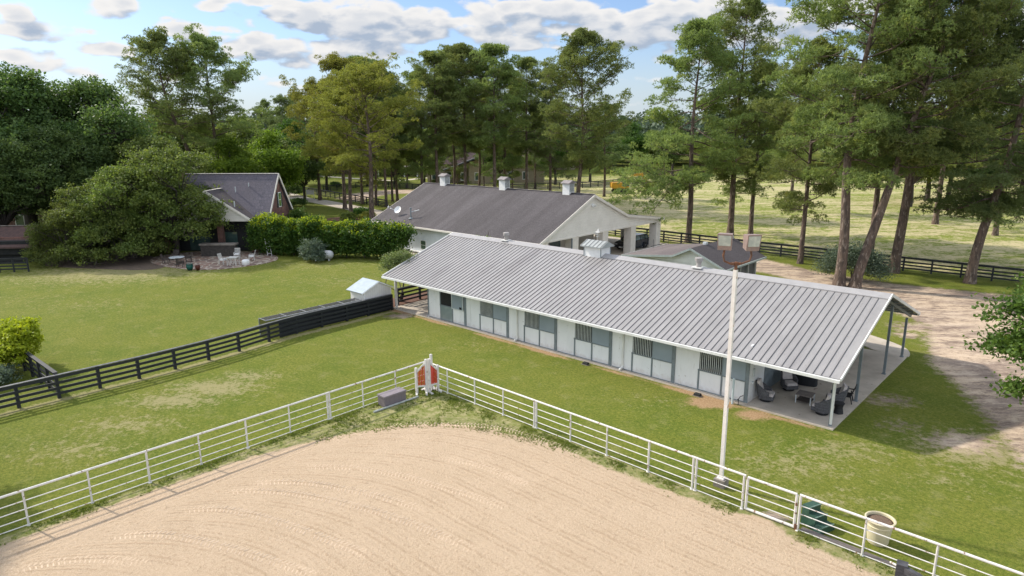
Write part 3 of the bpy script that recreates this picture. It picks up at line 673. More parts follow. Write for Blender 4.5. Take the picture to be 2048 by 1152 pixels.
b.add([(U0, RV-c0, RZ-c0*sl_+.05), (U1, RV-c0, RZ-c0*sl_+.05), (U1, RV, RZ+.06), (U0, RV, RZ+.06), (U0, RV+c0, RZ-c0*sl_+.05), (U1, RV+c0, RZ-c0*sl_+.05)], [(0, 1, 2, 3), (3, 2, 5, 4)])
b.b2(U0, U1, RV-c0-.012, RV-c0+.012, RZ-c0*sl_-.0, RZ-c0*sl_+.05)
b.build('ridge_cap', M_cap, roof)
b = MB()
for xx, s_ in ((U0, -1), (U1, 1)):
    b = MB(); b.beam((xx+.035*s_, EV-.03, EZ-.02), (xx+.035*s_, RV, RZ-.02), .06, .15); b.beam((xx+.035*s_, BV+.03, EZ-.02), (xx+.035*s_, RV, RZ-.02), .06, .15)
    b.build('rake_trim', M_gut, roof)
b = MB(); b.b2(U0-.02, U1+.02, EV-.16, EV-.03, EZ-.15, EZ-.02); b.b2(U0-.02, U1+.02, BV+.03, BV+.16, EZ-.15, EZ-.02); b.build('gutter', M_gut, S)
for xx in (U1-.35, U1-4.0, U0+.3, U0+4.1):
    b = MB()
    for sg in (-1, 1):
        yv = EV if sg < 0 else BV
        b.beam((xx, yv-sg*.3, EZ-.16), (xx, RV, RZ-.2), .09, .14)
    b.beam((xx, 2.6, 3.62), (xx, 10.2, 3.62), .07, .12) if xx < 27 else None
    b.beam((xx, 5.0, 4.35), (xx, 7.8, 4.35), .06, .1)
    b.build('roof_truss', M_trim, S)
for j in range(12):
    b = MB(); yy = EV+.3+j*1.27; zz = (slope_y(EZ, EV, RZ, RV, yy) if yy < RV else slope_y(RZ, RV, EZ, BV, yy))-.12
    b.beam((23.95, yy, zz), (U1-.05, yy, zz), .05, .07); b.build('purlin', M_trim, S)
    MB().beam((U0+.05, yy, zz), (-.02, yy, zz), .05, .07).build('purlin', M_trim, S)
for (xx, yy, hh, m_) in [(27.78, 3.83, 4.1, M_trim), (27.78, 8.89, 4.1, M_trim), (27.78, 12.75, 2.45, M_trim), (-3.75, 12.75, 2.45, M_trim), (-3.75, 8.9, 4.1, M_trim), (-3.75, 3.83, 4.1, M_trim)]:
    MB().b2(xx-.06, xx+.06, yy-.06, yy+.06, .07, hh).b2(xx-.1, xx+.1, yy-.1, yy+.1, .07, .1).build('porch_post', m_, S)
MB().b2(27.72, 27.84, -.06, .06, .07, 2.5).build('porch_post', M_trim, S); MB().b2(-3.8, -3.68, -.06, .06, .07, 2.5).build('porch_post', M_gut, S)
def downspout(x, y, foot=True, top=2.35):
    b = MB(); b.b2(x-.05, x+.05, y-.09, y, .2, top-.12)
    b.beam((x, y-.05, top-.1), (x-.28, EV-.08, 2.52), .09, .09)
    if foot: b.beam((x, y-.05, .22), (x-.03, y-.3, .1), .1, .1)
    b.build('downspout', M_gut, S)
for x_ in (.78+7.97, .78+15.94): downspout(x_, -.01)
downspout(27.83, -.07, False); downspout(-3.7, -.07, False)
ST = 3.988
for i in range(6):
    u = i*ST
    bay = MB(); zf = -.012
    bay.b2(u+3.80, u+3.99, -.05, -.002, .08, 2.5)                               # wide jamb
    bay.b2(u+1.31, u+1.39, -.035, -.002, .08, 1.2 if i else 2.45); bay.b2(u+2.56, u+2.64, -.035, -.002, .08, 2.45 if i == 0 else 1.2)
    bay.b2(u+1.31, u+2.6, -.06, -.002, 1.14, 1.20)
    if i == 0: bay.b2(-.03, .06, -.04, -.002, .08, 2.5)
    if i == 0: bay.b2(1.31, 1.37, -.05, -.002, 1.2, 2.4)
    bay.b2(u+.05, u+3.8, -.03, -.002, .075, .11)
    bay.build('stall_frame', M_trim, S)
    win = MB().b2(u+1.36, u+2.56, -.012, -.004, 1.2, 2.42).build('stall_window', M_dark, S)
    if i:
        bars = MB()
        for k in range(11): xk = u+1.43+k*.107; bars.tube([(xk, -.035, 1.19), (xk, -.035, 2.42)], .020, 6)
        bars.b2(u+1.34, u+2.6, -.05, -.02, 2.36, 2.42)
        bars.build('bar_grille', M_gal, win)
        sh = MB().b2(u+2.60, u+3.80, -.065, -.025, 1.16, 2.42).build('shutter', M_shut, S)
        MB().b2(u+2.58, u+3.80, -.075, -.066, 1.14, 1.2).b2(u+2.6, u+2.65, -.075, -.066, 1.2, 2.42).build('shutter_rail', M_trim, sh)
    else:
        sh = MB().b2(2.62, 3.76, -.1, -.06, 1.13, 2.42).build('shutter', M_shut, S)
        MB().b2(2.60, 3.78, -.112, -.101, 1.12, 1.18).b2(2.6, 2.66, -.112, -.101, 1.18, 2.42).b2(3.72, 3.78, -.112, -.101, 1.18, 2.42).build('shutter_rail', M_gal, sh)
        MB().b2(3.42, 3.62, -.13, -.113, 1.2, 1.36).build('latch', M_dark, sh)
        tag(MB().b2(1.37, 2.56, -.035, -.004, .12, 1.14).build('stall_door', pm('galvanised_door', (.24, .30, .33), (.33, .39, .42), .4, 1.3, metal=.4), S), 'bare metal lower stall door')
MB().b2(23.94, 24.0, .35, .5, 1.35, 1.75).b2(23.94, 24.02, .3, .42, 1.0, 1.1).build('wall_box', M_gal, S)
# roof vents and the louvred cupola on the ridge
def vent(x):
    t = MB(); t.box((x, RV-.1, RZ+.03), (.62, .62, .05)); p = t.build('vent', M_gut, roof)
    MB().lathe([(.15, 0), (.15, .34), (.24, .36), (.24, .55), (.2, .58)], (x, RV-.05, RZ+.04), 16).build('vent_cowl', pm('vent_metal', (.36, .34, .33), (.28, .26, .25), .5, 3), roof)
for x_ in (1.85, 17.75): vent(x_)
cx, cy = 10.25, RV
MB().b2(cx-.68, cx+.68, cy-.55, cy+.55, RZ-.2, RZ+.55).build('cupola', M_white, roof)
b = MB()
for xx in (cx-.69, cx+.69):
    for yy in (cy-.56, cy+.56): b.box((xx, yy, RZ+.22), (.05, .05, .8))
b.build('cupola_corner', M_trim, roof)
b = MB(); zt = RZ+.55
b.prism([(cy-.76, zt), (cy, zt+.34), (cy+.76, zt), (cy+.76, zt-.07), (cy-.76, zt-.07)], 'x', cx-.88, cx+.88); b.build('cupola_roof', pm('cupola_metal', (.35, .37, .365), (.29, .31, .305), .5, 2), roof)
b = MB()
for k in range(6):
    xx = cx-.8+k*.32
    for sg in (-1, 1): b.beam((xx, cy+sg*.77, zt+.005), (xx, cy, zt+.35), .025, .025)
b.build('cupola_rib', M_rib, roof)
# weather vane on the cupola
MB().tube([(cx, cy, zt+.34), (cx, cy, zt+.95)], .012, 5).beam((cx-.25, cy, zt+.72), (cx+.25, cy, zt+.72), .015, .015).beam((cx, cy-.2, zt+.6), (cx, cy+.2, zt+.6), .015, .015)\
    .prism([(cx-.2, zt+.9), (cx-.05, zt+.98), (cx+.02, zt+1.12), (cx+.1, zt+1.1), (cx+.06, zt+.98), (cx+.16, zt+.9), (cx+.12, zt+.84), (cx-.12, zt+.84)], 'y', cy-.012, cy+.012).build('weather_vane', M_white, roof)

# ---------------------------------------------------------------- the garage with the deep porch
g = thing('garage', (-16, 24, 0), 'white garage building with dark shingle roof, three cupolas and a columned porch', 'garage')
GX0, GX1 = -29.1, -2.9
prof = [(15.9, 3.12), (24.4, 7.05), (30.6, 4.48), (38.3, 3.46)]
b = MB(); b.b2(-28.7, -8.0, 16.5, 16.65, 0, 3.2); b.b2(-28.7, -28.55, 16.5, 31.5, 0, 3.3); b.b2(-8.15, -8.0, 16.65, 31.5, 0, 3.3); b.b2(-28.7, -8., 31.4, 31.5, 0, 4); b.b2(-8, -3.3, 16.5, 16.62, 0, 3.2)
b.prism([(16.5, 3.2), (24.4, 6.85), (31.5, 3.9)], 'x', -28.65, -28.55)
b.build('wall', M_wsid, g)
MB().b2(-7.995, -7.95, 16.7, 31.4, 0.02, 3.2).build('porch_back_wall', M_beige, g)
for y0, y1, z0, z1 in ((17.2, 18.8, 1.0, 2.2), (23.6, 25.2, .9, 2.3)):
    f = MB().b2(-7.94, -7.9, y0-.1, y1+.1, z0-.1, z1+.1).build('window', M_trim, g); MB().b2(-7.9, -7.88, y0, y1, z0, z1).build('pane', M_glass, f)
MB().b2(-7.94, -7.88, 20.2, 21.15, .05, 2.15).build('door', M_trim, g)
b = MB(); top = prof; t = .14
poly = top+[(y, z-t) for y, z in reversed(top)]
b.prism(poly, 'x', GX0, GX1); gr = b.build('roof', M_sh1, g)
b = MB()
for xx in (GX1+.03,):
    for (a, c_) in zip(top[:-1], top[1:]): b.beam((xx, a[0], a[1]-.14), (xx, c_[0], c_[1]-.14), .05, .26)
for (a, c_) in zip(top[:-1], top[1:]): b.beam((GX0-.03, a[0], a[1]-.12), (GX0-.03, c_[0], c_[1]-.12), .05, .2)
b.b2(GX0, GX1, 15.78, 15.9, 2.93, 3.1); b.b2(GX0, GX1, 38.3, 38.4, 3.27, 3.44)
b.build('fascia', M_cream, g)
MB().beam((GX0, 24.4, 7.07), (GX1, 24.4, 7.07), .3, .035).build('ridge_cap', pm('ridge_shingle', (.16, .145, .15), (.12, .11, .115), .9, 3), g)
b = MB(); gp = [(16.3, 3.12), (24.4, 6.88), (30.6, 4.3), (38.0, 3.3), (37.9, 3.17)]
b.prism(gp, 'x', -3.25, -3.12); b.build('gable_siding', M_sid, g)
MB().b2(-3.3, -3.05, 16.5, 37.95, 3.02, 3.17).b2(-8, -3.3, 16.5, 38, 3.0, 3.1).build('porch_beam', M_cream, g)
fxb = MB().box((-3.07, 24.4, 5.95), (.1, .35, .3)); fxb.lathe([(.1, 0), (.16, .2)], (-2.95, 24.2, 5.8), 10).lathe([(.1, 0), (.16, .2)], (-2.95, 24.6, 5.8), 10).build('gable_light', M_white, g)
for y_ in (16.95, 21.65, 26.8, 32.15, 37.45):
    MB().b2(-4.05, -3.12, y_-.48, y_+.48, 0, 3.02).build('column', M_cream, g)
    if y_ > 30: MB().b2(-8.0, -7.2, y_-.4, y_+.4, 0, 3.0).build('column', M_cream, g)
MB().b2(-3.09, -3.0, 20.9, 21.02, 0, 3.0).build('downspout', M_trim, g)
b = MB().b2(-20.65, -19.72, 16.42, 16.5, .55, 1.62); wf = b.build('window', M_white, g)
MB().b2(-20.56, -19.81, 16.40, 16.42, 1.08, 1.53).b2(-20.56, -19.81, 16.40, 16.42, .62, 1.02).build('pane', M_glass, wf)
MB().b2(-24, -16, 16.2, 16.5, .2, .3).build('foundation_ledge', M_gut, g)
MB().b2(-15.02, -14.98, 16.47, 16.5, 0, 3.1).build('panel_seam', M_trim, g)
for x_ in (-25.3, -15.3, -6.25):
    c_ = MB().b2(x_-.44, x_+.44, 23.98, 24.82, 6.5, 8.05).build('cupola', M_white, g)
    lv = MB()
    for k in range(7): lv.b2(x_+.44, x_+.46, 24.05, 24.75, 7.2+k*.13, 7.27+k*.13)
    lv.b2(x_+.441, x_+.45, 24.05, 24.75, 7.15, 7.98)
    lv.build('louvre', pm('louvre_grey', (.42, .43, .43), (.3, .31, .31), .6, 4), c_)
    MB().prism([(23.78, 8.05), (24.4, 8.33), (25.02, 8.05), (25.02, 7.99), (23.78, 7.99)], 'x', x_-.56, x_+.56).build('cupola_roof', pm('cupola_shingle', (.26, .235, .235), (.2, .18, .18), .9, 4), c_)
def rz_(y): return 3.12+(7.05-3.12)*(y-15.9)/8.5
def onroof(px, py):
    d = ray(px, py); k = (7.05-3.12)/8.5
    t_ = (3.12+k*(CAM[1]-15.9)-CAM[2])/(d[2]-k*d[1]); return CAM+d*t_
p = onroof(822, 437); MB().tube([p, p+np.array([0, 0, 1.15])], .07, 8).lathe([(.13, 0), (.13, .12)], tuple(p+np.array([0, 0, 1.1])), 8).lathe([(.3, 0), (.12, .12)], tuple(p), 8).build('vent_pipe', M_trim, g)
MB().tube([p+np.array([.1, 0, .75]), p+np.array([.9, .5, 1.0])], .04, 6).build('pipe_brace', M_gal, g)
p = onroof(797, 430); dm = Matrix.Rotation(R_(55), 3, 'X') @ Matrix.Rotation(R_(12), 3, 'Y')
dish = thing('satellite_dish', tuple(p), 'white oval satellite dish on the dark garage roof', 'satellite dish')
MB().lathe([(.03, 0), (.2, .03), (.38, .1), (.46, .16), (.455, .175), (.37, .115), (.2, .045), (.03, .015)], tuple(p+np.array([0, 0, .55])), 20, M=dm).build('reflector', M_white, dish)
MB().tube([p, p+np.array([0, 0, .55])], .03, 6).build('mast', M_gal, dish); MB().tube([p+np.array([0, 0, .4]), p+np.array([-.75, -.45, .75])], .025, 6).box(tuple(p+np.array([-.78, -.47, .76])), (.16, .1, .1)).build('feed_arm', M_white, dish)
p = onroof(777, 415); MB().lathe([(.12, 0), (.1, .1), (.03, .12), (.03, .3)], tuple(p), 8).build('small_vent', M_white, g)

# ---------------------------------------------------------------- tool shed behind the stable
s2 = thing('tool_shed', (9, 23, 0), 'low tool shed with brown and dark shingle roof behind the stable ridge', 'shed')
P2 = [(4.0, 2.5), (9.0, 3.05), (10.6, 3.82), (13.75, 2.42)]
b = MB(); b.b2(4.6, 13.2, 19.5, 19.62, 0, 2.45); b.prism([(4.6, 2.4), (9.0, 2.9), (10.6, 3.66), (13.2, 2.45)], 'y', 19.5, 19.62); b.b2(4.6, 4.72, 19.62, 26.2, 0, 2.4); b.b2(4.6, 13.0, 26.1, 26.2, 0, 2.4)
b.build('wall', pm('shed_wall', (.84, .84, .80), (.76, .76, .72), .6, 2), s2)
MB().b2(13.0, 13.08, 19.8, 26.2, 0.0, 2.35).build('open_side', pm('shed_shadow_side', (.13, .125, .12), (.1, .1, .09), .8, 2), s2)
for k in range(5): MB().b2(13.1, 13.25, 19.8+k*1.55, 20.0+k*1.55, 0, 2.4).build('post', pm('shed_post', (.4, .39, .36), (.34, .33, .3), .6, 3), s2)
b = MB(); b.prism(P2[:3]+[(x_, z_-.09) for x_, z_ in reversed(P2[:3])], 'y', 19.0, 26.9); b.build('roof', M_sh2b, s2)
b = MB(); b.prism(P2[2:]+[(x_, z_-.09) for x_, z_ in reversed(P2[2:])], 'y', 19.0, 26.9); b.build('roof', M_sh2, s2)
b = MB()
for a, c_ in zip(P2[:-1], P2[1:]): b.beam((a[0], 18.97, a[1]-.07), (c_[0], 18.97, c_[1]-.07), .05, .16)
b.b2(3.94, 4.0, 19, 26.9, 2.35, 2.5); b.b2(13.75, 13.82, 19, 26.9, 2.28, 2.42)
b.build('fascia', pm('shed_fascia', (.36, .41, .39), (.3, .34, .33), .5, 3), s2)
MB().box((10.75, 26.3, 3.9), (.3, .3, .25)).box((10.55, 21.7, 3.9), (.3, .35, .2)).build('roof_vent', M_gal, s2)
MB().beam((3.95, 24, 2.6), (4.0, 27, 2.62), .04, .04).tube([(4.2, 24, 2.5), (4.2, 24, 3.3)], .02, 5).tube([(4.2, 26.8, 2.5), (4.2, 26.8, 3.2)], .02, 5).build('roof_pipe', M_black, s2)

# ---------------------------------------------------------------- little white coop and the wire run behind the fence
sd = thing('coop', (-4.3, -2.1, 0), 'small white board coop with pale blue metal roof', 'coop')
b = MB(); b.b2(-5.6, -3.84, -2.84, -.44, .1, 1.68); b.prism([(-2.84, 1.68), (-.44, 1.68), (-.44, 1.72), (-1.52, 2.24), (-2.84, 1.72)], 'x', -5.6, -3.84)
b.build('wall', M_vsid, sd)
b = MB(); b.prism([(-3.07, 1.70), (-1.55, 2.36), (-1.49, 2.36), (-.24, 1.76), (-.26, 1.71), (-1.52, 2.29), (-3.05, 1.65)], 'x', -5.82, -3.78); b.build('roof', M_shedroof, sd)
b = MB(); b.beam((-3.77, -3.07, 1.64), (-3.77, -1.52, 2.31), .03, .08); b.beam((-3.77, -.24, 1.70), (-3.77, -1.52, 2.31), .03, .08)
for y_ in (-2.82, -.46): b.b2(-3.85, -3.81, y_-.04, y_+.04, .1, 1.7)
b.build('trim', M_white, sd)
run = thing('wire_run', (-4.0, -7, 0), 'long low animal run roofed with dark netting behind the black fence', 'animal run')
b = MB(); y0, y1, x0, x1, zt = -10.6, -3.2, -4.6, -3.72, 1.24
for y_ in np.linspace(y0, y1, 6): b.beam((x0, y_, zt+.05), (x1, y_, zt+.05), .045, .03); b.beam((x0, y_, 0), (x0, y_, zt), .05, .05)
b.beam((x0, y0, zt), (x0, y1, zt), .05, .05); b.beam((x1, y0, zt+.03), (x1, y1, zt+.03), .07, .05); b.build('frame', pm('run_frame', (.28, .29, .3), (.18, .19, .2), .5, 4), run)
def net_mat(name, a):
    m, nt, n, b_, o = newmat(name); b_.inputs['Base Color'].default_value = (.02, .022, .026, 1); b_.inputs['Roughness'].default_value = .9
    tr = nt.nodes.new('ShaderNodeBsdfTransparent'); mx = nt.nodes.new('ShaderNodeMixShader'); mx.inputs[0].default_value = a
    nt.links.new(tr.outputs[0], mx.inputs[1]); nt.links.new(b_.outputs[0], mx.inputs[2]); nt.links.new(mx.outputs[0], o.inputs[0]); return m
M_net = net_mat('dark_netting', .72)
MB().add([(x0, y0, zt+.03), (x1, y0, zt+.03), (x1, y1, zt+.03), (x0, y1, zt+.03)], [(0, 1, 2, 3)]).build('net_roof', M_net, run)
MB().add([(x0, y0, .0), (x0, y1, .0), (x0, y1, zt), (x0, y0, zt)], [(0, 1, 2, 3)]).build('net_side', M_net, run)
MB().prism([(-3.30, -9.9), (-3.36, -9.9), (-3.66, -6.6), (-3.70, -.6), (-3.64, -.6), (-3.62, -6.6)], 'z', .04, 1.2).build('shade_cloth', M_blackcloth, run)

# ---------------------------------------------------------------- fences
def rail_run(t, P, zs, w, h, m, cap=None, name='rail', side=0.):
    for z_ in zs:
        b = MB()
        for a, c_ in zip(P[:-1], P[1:]): b.beam((a[0]+side, a[1], z_), (c_[0]+side, c_[1], z_), w, h)
        b.build(name, m, t)
    if cap:
        b = MB()
        for a, c_ in zip(P[:-1], P[1:]): b.beam((a[0], a[1], cap), (c_[0], c_[1], cap), .2, .035)
        b.build('cap_rail', m, t)
def black_fence(name, pts, label, step=2.4, h=1.3, closedposts=None, off=.0, cat='fence', dense=None):
    P = []
    for a, c_ in zip(pts[:-1], pts[1:]):
        a, c_ = np.array(a[:2]), np.array(c_[:2]); L = np.linalg.norm(c_-a); k = max(1, int(round(L/step)))
        P += [tuple(a+(c_-a)*i/k) for i in range(k)]
    P.append(tuple(np.array(pts[-1][:2])))
    if len(P) > 99: P = P[:99]
    mid = P[len(P)//2]; t = thing(name, (mid[0], mid[1], 0), label, cat)
    for p in P: MB().b2(p[0]-.07, p[0]+.07, p[1]-.07, p[1]+.07, 0, h).build('post', M_black, t)
    rail_run(t, P, [.3, .6, .9, h-.09], .045, .14, M_black, cap=h+.02, side=off)
    return t
BF = [(-2.36, -26.1), (-2.40, -24.22), (-2.36, -22.53), (-2.33, -20.69), (-2.30, -18.78), (-2.39, -16.85), (-2.52, -14.89), (-2.75, -12.92), (-3.2, -10.72), (-3.5, -8.6), (-3.58, -6.63), (-3.58, -4.6), (-3.59, -2.76), (-3.61, -.58)]
t = thing('board_fence', (-2.6, -14, 0), 'black board fence between the lawns running up to the stable corner', 'fence')
for p in BF[1:]: MB().b2(p[0]-.075, p[0]+.075, p[1]-.075, p[1]+.075, 0, 1.22).build('post', M_black, t)
BF0 = [(-2.3, -34.)]+BF[1:]
for p in ((-2.36, -26.1), (-2.35, -28.1), (-2.34, -30.1)): MB().b2(p[0]-.075, p[0]+.075, p[1]-.075, p[1]+.075, 0, 1.22).build('post', M_black, t)
for z_ in (.28, .56, .84, 1.13): 
    b = MB()
    for a, c_ in zip(BF0[:-1], BF0[1:]): b.beam((a[0]+.09, a[1], z_), (c_[0]+.09, c_[1], z_), .04, .14)
    b.build('rail', M_black, t)
b = MB()
for a, c_ in zip(BF0[:-1], BF0[1:]): b.beam((a[0]+.02, a[1], 1.235), (c_[0]+.02, c_[1], 1.235), .17, .035)
b.build('cap_rail', pm('weathered_cap', (.05, .055, .06), (.11, .115, .12), .6, 5), t)
black_fence('board_fence', [(-2.5, -22.5), (-8.5, -22.7), (-14, -22.9)], 'short black board fence running back beside the golden shrub', 1.5, 1.3)
black_fence('board_fence', [(-43.9, -17.42), (-42.3, -15.4)], 'short black board fence panel at the far left edge of the lawn', 1.2, 1.35)
black_fence('board_fence', [(-4.4, .6), (-4.6, 5.2), (-4.8, 9.5), (-5.0, 13.5)], 'black board fence seen under the left end of the stable roof', 2.3, 1.3)
black_fence('board_fence', [(-31, 41.9), (-12, 41.9), (7.5, 40.9), (30.8, 41.2), (48, 41.4)], 'long black board fence between the dirt yard and the pasture', 2.42, 1.35)
FA = [G(*p)[:2] for p in [(586, 386), (610, 386), (670, 397), (757, 412), (774, 415)]]
black_fence('board_fence', FA, 'black board fence along the concrete drive beyond the brick house', 2.5, 1.35)
FB = [G(*p)[:2] for p in [(647, 384), (700, 378), (745, 371), (800, 377), (850, 381), (990, 383)]]
black_fence('board_fence', FB, 'black board fence on the far side of the small round paddock', 2.6, 1.35)
FC = [G(*p)[:2] for p in [(1000, 381), (1165, 376), (1240, 369), (1330, 356)]]
black_fence('board_fence', FC, 'far black board fence behind the yellow excavator', 3., 1.4)
FD = [G(*p)[:2] for p in [(1180, 334), (1260, 333), (1345, 345)]]
black_fence('board_fence', FD, 'farthest black board fence at the back of the pasture', 3.5, 1.5)

HT = 1.315
def pipe_fence(name, label, P, posts, wide, z_=(.04, .31, .63, .94)):
    a, c_ = np.array(P[0]), np.array(P[1]); t = thing(name, ((a[0]+c_[0])/2, (a[1]+c_[1])/2, 0), label, 'fence')
    for k, q in enumerate(posts):
        x_, y_ = a+(c_-a)*q/np.linalg.norm(c_-a); ww = .055 if k in wide else .042
        b = MB().tube([(x_, y_, 0), (x_, y_, HT-.03)], ww*.8, 8); b.lathe([(ww*1.5, 0), (ww*1.3, .03), (ww*.8, .04)], (x_, y_, .0), 8); b.build('post', M_railw, t)
    for z1 in z_: MB().tube([(*a, z1), (*c_, z1)], .019, 6).build('rail', M_railw, t)
    MB().tube([(*a, HT), (*c_, HT)], .042, 10).build('top_rail', M_railw, t)
    return t
pipe_fence('pipe_rail_fence', 'worn white pipe fence along the left side of the sand arena', ((10.19, -8.85), (10.0, -34)), [.1, 2.0, 3.97, 5.92, 5.80, 7.85, 9.83, 11.78, 13.72, 15.68, 17.6, 19.55, 21.5, 23.4], (3, 4, 6, 8, 12))
pipe_fence('pipe_rail_fence', 'worn white pipe fence between the arena and the stable lawn', ((10.19, -8.85), (27.75, -9.1)), [.1, 1.72, 3.75, 7.66, 7.79, 5.7, 9.75, 11.66, 13.65, 15.55, 15.68, 17.5], (3, 4, 8, 9, 10, 11))
pipe_fence('pipe_rail_fence', 'worn white pipe fence right of the arena gate', ((29.6, -9.12), (46, -9.38)), [.03, 2.03, 3.95, 5.95, 7.9, 9.9, 11.9, 13.9], (0,))
gt = thing('pipe_gate', (28.6, -9.1, 0), 'white pipe arena gate with thick bottom rail between doubled posts', 'gate')
for x_ in (27.82, 29.5): MB().tube([(x_, -9.1, .06), (x_, -9.1, HT-.05)], .05, 8).build('post', M_railw, gt)
for z1, r_ in ((.08, .05), (.36, .019), (.66, .019), (.96, .019), (HT-.03, .045)): MB().tube([(27.82, -9.1, z1), (29.5, -9.1, z1)], r_, 8).build('rail', M_railw, gt)
MB().b2(29.52, 29.62, -9.16, -9.05, .0, .22).build('hinge', M_rust, gt)
# half-buried boards under the rails
bd = thing('kick_board', (31.5, -9.02, 0), 'weathered grey boards lying under the right pipe fence', 'board')
MB().beam((29.7, -8.98, .03), (31.6, -9.0, .03), .22, .05).beam((31.65, -9.02, .03), (33.2, -9.06, .03), .2, .05).build('plank', M_teak, bd)
# ---------------------------------------------------------------- things round the arena and the stable
jp = G(848, 789)
def wing(a, c_, ha, hc, label):
    "jump standard wing: two posts on feet with red pickets between, sloping top"
    a = np.array(a); c_ = np.array(c_); t = thing('jump_wing', (*((a+c_)/2), 0), label, 'jump standard', 'jump standards in the arena corner')
    d = c_-a; L = np.linalg.norm(d); d /= L; n_ = np.array([-d[1], d[0]])
    for p, h in ((a, ha), (c_, hc)): MB().beam((*p, .03), (*p, h), .11, .11, up=(1, 0, 0)).build('post', M_railw, t)
    for p in (a, c_): MB().beam((*(p-n_*.32+d*0), .045), (*(p+n_*.5), .045), .1, .08).build('foot', M_railw, t)
    b = MB(); hb = .42; q = .09
    b.beam((*(a+d*.05), hb), (*(c_-d*.05), hb), .05, .09); b.beam((*(a+d*.05), ha-.2), (*(c_-d*.05), hc-.22), .05, .09)
    b.build('frame_rail', M_railw, t)
    k = 5
    for i in range(k):
        s = (i+1)/(k+1); p = a+d*L*s; zt = (ha-.25)*(1-s)+(hc-.27)*s
        pk = MB().beam((*p, hb+.05), (*p, zt), .062, .022, up=(n_[0], n_[1], 0)).build('picket', M_red if i % 3 != 1 else M_orange, t)
    b = MB()
    for i in range(k):
        s = (i+1)/(k+1); p = a+d*L*s
        for z_ in (.62, .85, 1.08): b.box((*(p-n_*.0+np.array([.028, -.02])), z_), (.02, .02, .03))
    return t
wing((10.80, -10.0), (11.13, -9.62), 1.42, 1.86, 'white jump wing with red pickets, nearer one of the pair in the arena corner')
wing((11.2, -9.48), (11.28, -8.98), 1.86, 1.42, 'white jump wing with red pickets, farther one against the corner rails')
wing((10.62, -9.25), (11.05, -9.2), 1.5, 2.0, 'white jump wing standing behind, with the tallest post')
bxp = thing('deck_box', (10.78, -11.55, 0), 'low taupe plastic storage box beside the left arena rail', 'storage box')
BM = Matrix.Rotation(R_(88), 3, 'Z')
MB().box((10.78, -11.55, .26), (1.28, .56, .5), M=BM).build('bin', M_taupe, bxp); MB().box((10.78, -11.55, .54), (1.34, .62, .07), M=BM).build('lid', M_taupe_lid, bxp)
tag(MB().tube([(11.1, -12.9, .05), (11.2, -10.25, .05)], .05, 8).build('jump_pole', pm('faded_pole', (.45, .47, .44), (.3, .33, .31), .6, 5), off=(11.15, -11.6, 0)), 'faded pale pole lying on the ground beside the storage box', 'pole')
# floodlight mast
ml = thing('floodlight_mast', (26.42, -8.1, 0), 'tall white square mast carrying two brown floodlight boxes', 'light mast')
MB().box((26.42, -8.1, .14), (.42, .42, .34)).build('footing', M_concd, ml)
mp = MB().beam((26.42, -8.1, .3), (26.33, -7.98, 8.3), .13, .13, up=(1, 0, 0)); mp.box((26.42, -8.1, .33), (.26, .26, .04)); mp.build('pole', M_pole, ml)
rt = np.array([*RT, 0]); fw = np.array([*FW, 0]); tp = np.array([26.33, -7.98, 8.3])
b = MB().tube([tp, tp+np.array([0, 0, .28])], .06, 8)
for s_ in (-1, 1):
    o_ = .30 if s_ < 0 else .33; q = tp+np.array([0, 0, .22])
    b.tube([q, q+rt*s_*.2+np.array([0, 0, .0]), q+rt*s_*.42*o_/.3+np.array([0, 0, .10]), q+rt*s_*.47*o_/.3+np.array([0, 0, .28]), q+rt*s_*.44*o_/.3+np.array([0, 0, .5])], .035, 8)
    b.box(tuple(q+rt*s_*.12), (.1, .1, .09))
b.build('arm', M_rust, ml)
def flood(c, yaw, pitch):
    M = Matrix.Rotation(yaw, 3, 'Z') @ Matrix.Rotation(pitch, 3, 'X')
    f = MB(); w_, d_, h_ = .50, .33, .58
    P = [(-w_/2*.92, -d_/2, -h_/2), (w_/2*.92, -d_/2, -h_/2), (w_/2*.85, d_/2, -h_/2*.75), (-w_/2*.85, d_/2, -h_/2*.75), (-w_/2, -d_/2-.1, h_/2), (w_/2, -d_/2-.1, h_/2), (w_/2*.9, d_/2, h_/2*.9), (-w_/2*.9, d_/2, h_/2*.9)]
    P = [M @ Vector(p)+Vector(c) for p in P]; f.add(P, [(0, 3, 2, 1), (4, 5, 6, 7), (0, 1, 5, 4), (1, 2, 6, 5), (2, 3, 7, 6), (3, 0, 4, 7)])
    o = f.build('floodlight', M_fix, ml)
    f = MB(); Q = [(-w_/2*.80, -d_/2-.045, -h_/2+.16), (w_/2*.80, -d_/2-.045, -h_/2+.16), (w_/2*.86, -d_/2-.10, h_/2-.05), (-w_/2*.86, -d_/2-.10, h_/2-.05)]
    Q2 = [(x, y+.03, z) for x, y, z in Q]; f.add([M @ Vector(p)+Vector(c) for p in Q+Q2], [(0, 1, 2, 3), (4, 7, 6, 5), (0, 4, 5, 1), (1, 5, 6, 2), (2, 6, 7, 3), (3, 7, 4, 0)]); f.build('lens', M_lens, o)
flood(tuple(tp+np.array([0, 0, 1.02])-rt*.43), YAW+R_(-24), R_(2)); flood(tuple(tp+np.array([0, 0, .98])+rt*.47), YAW+R_(6), R_(0))
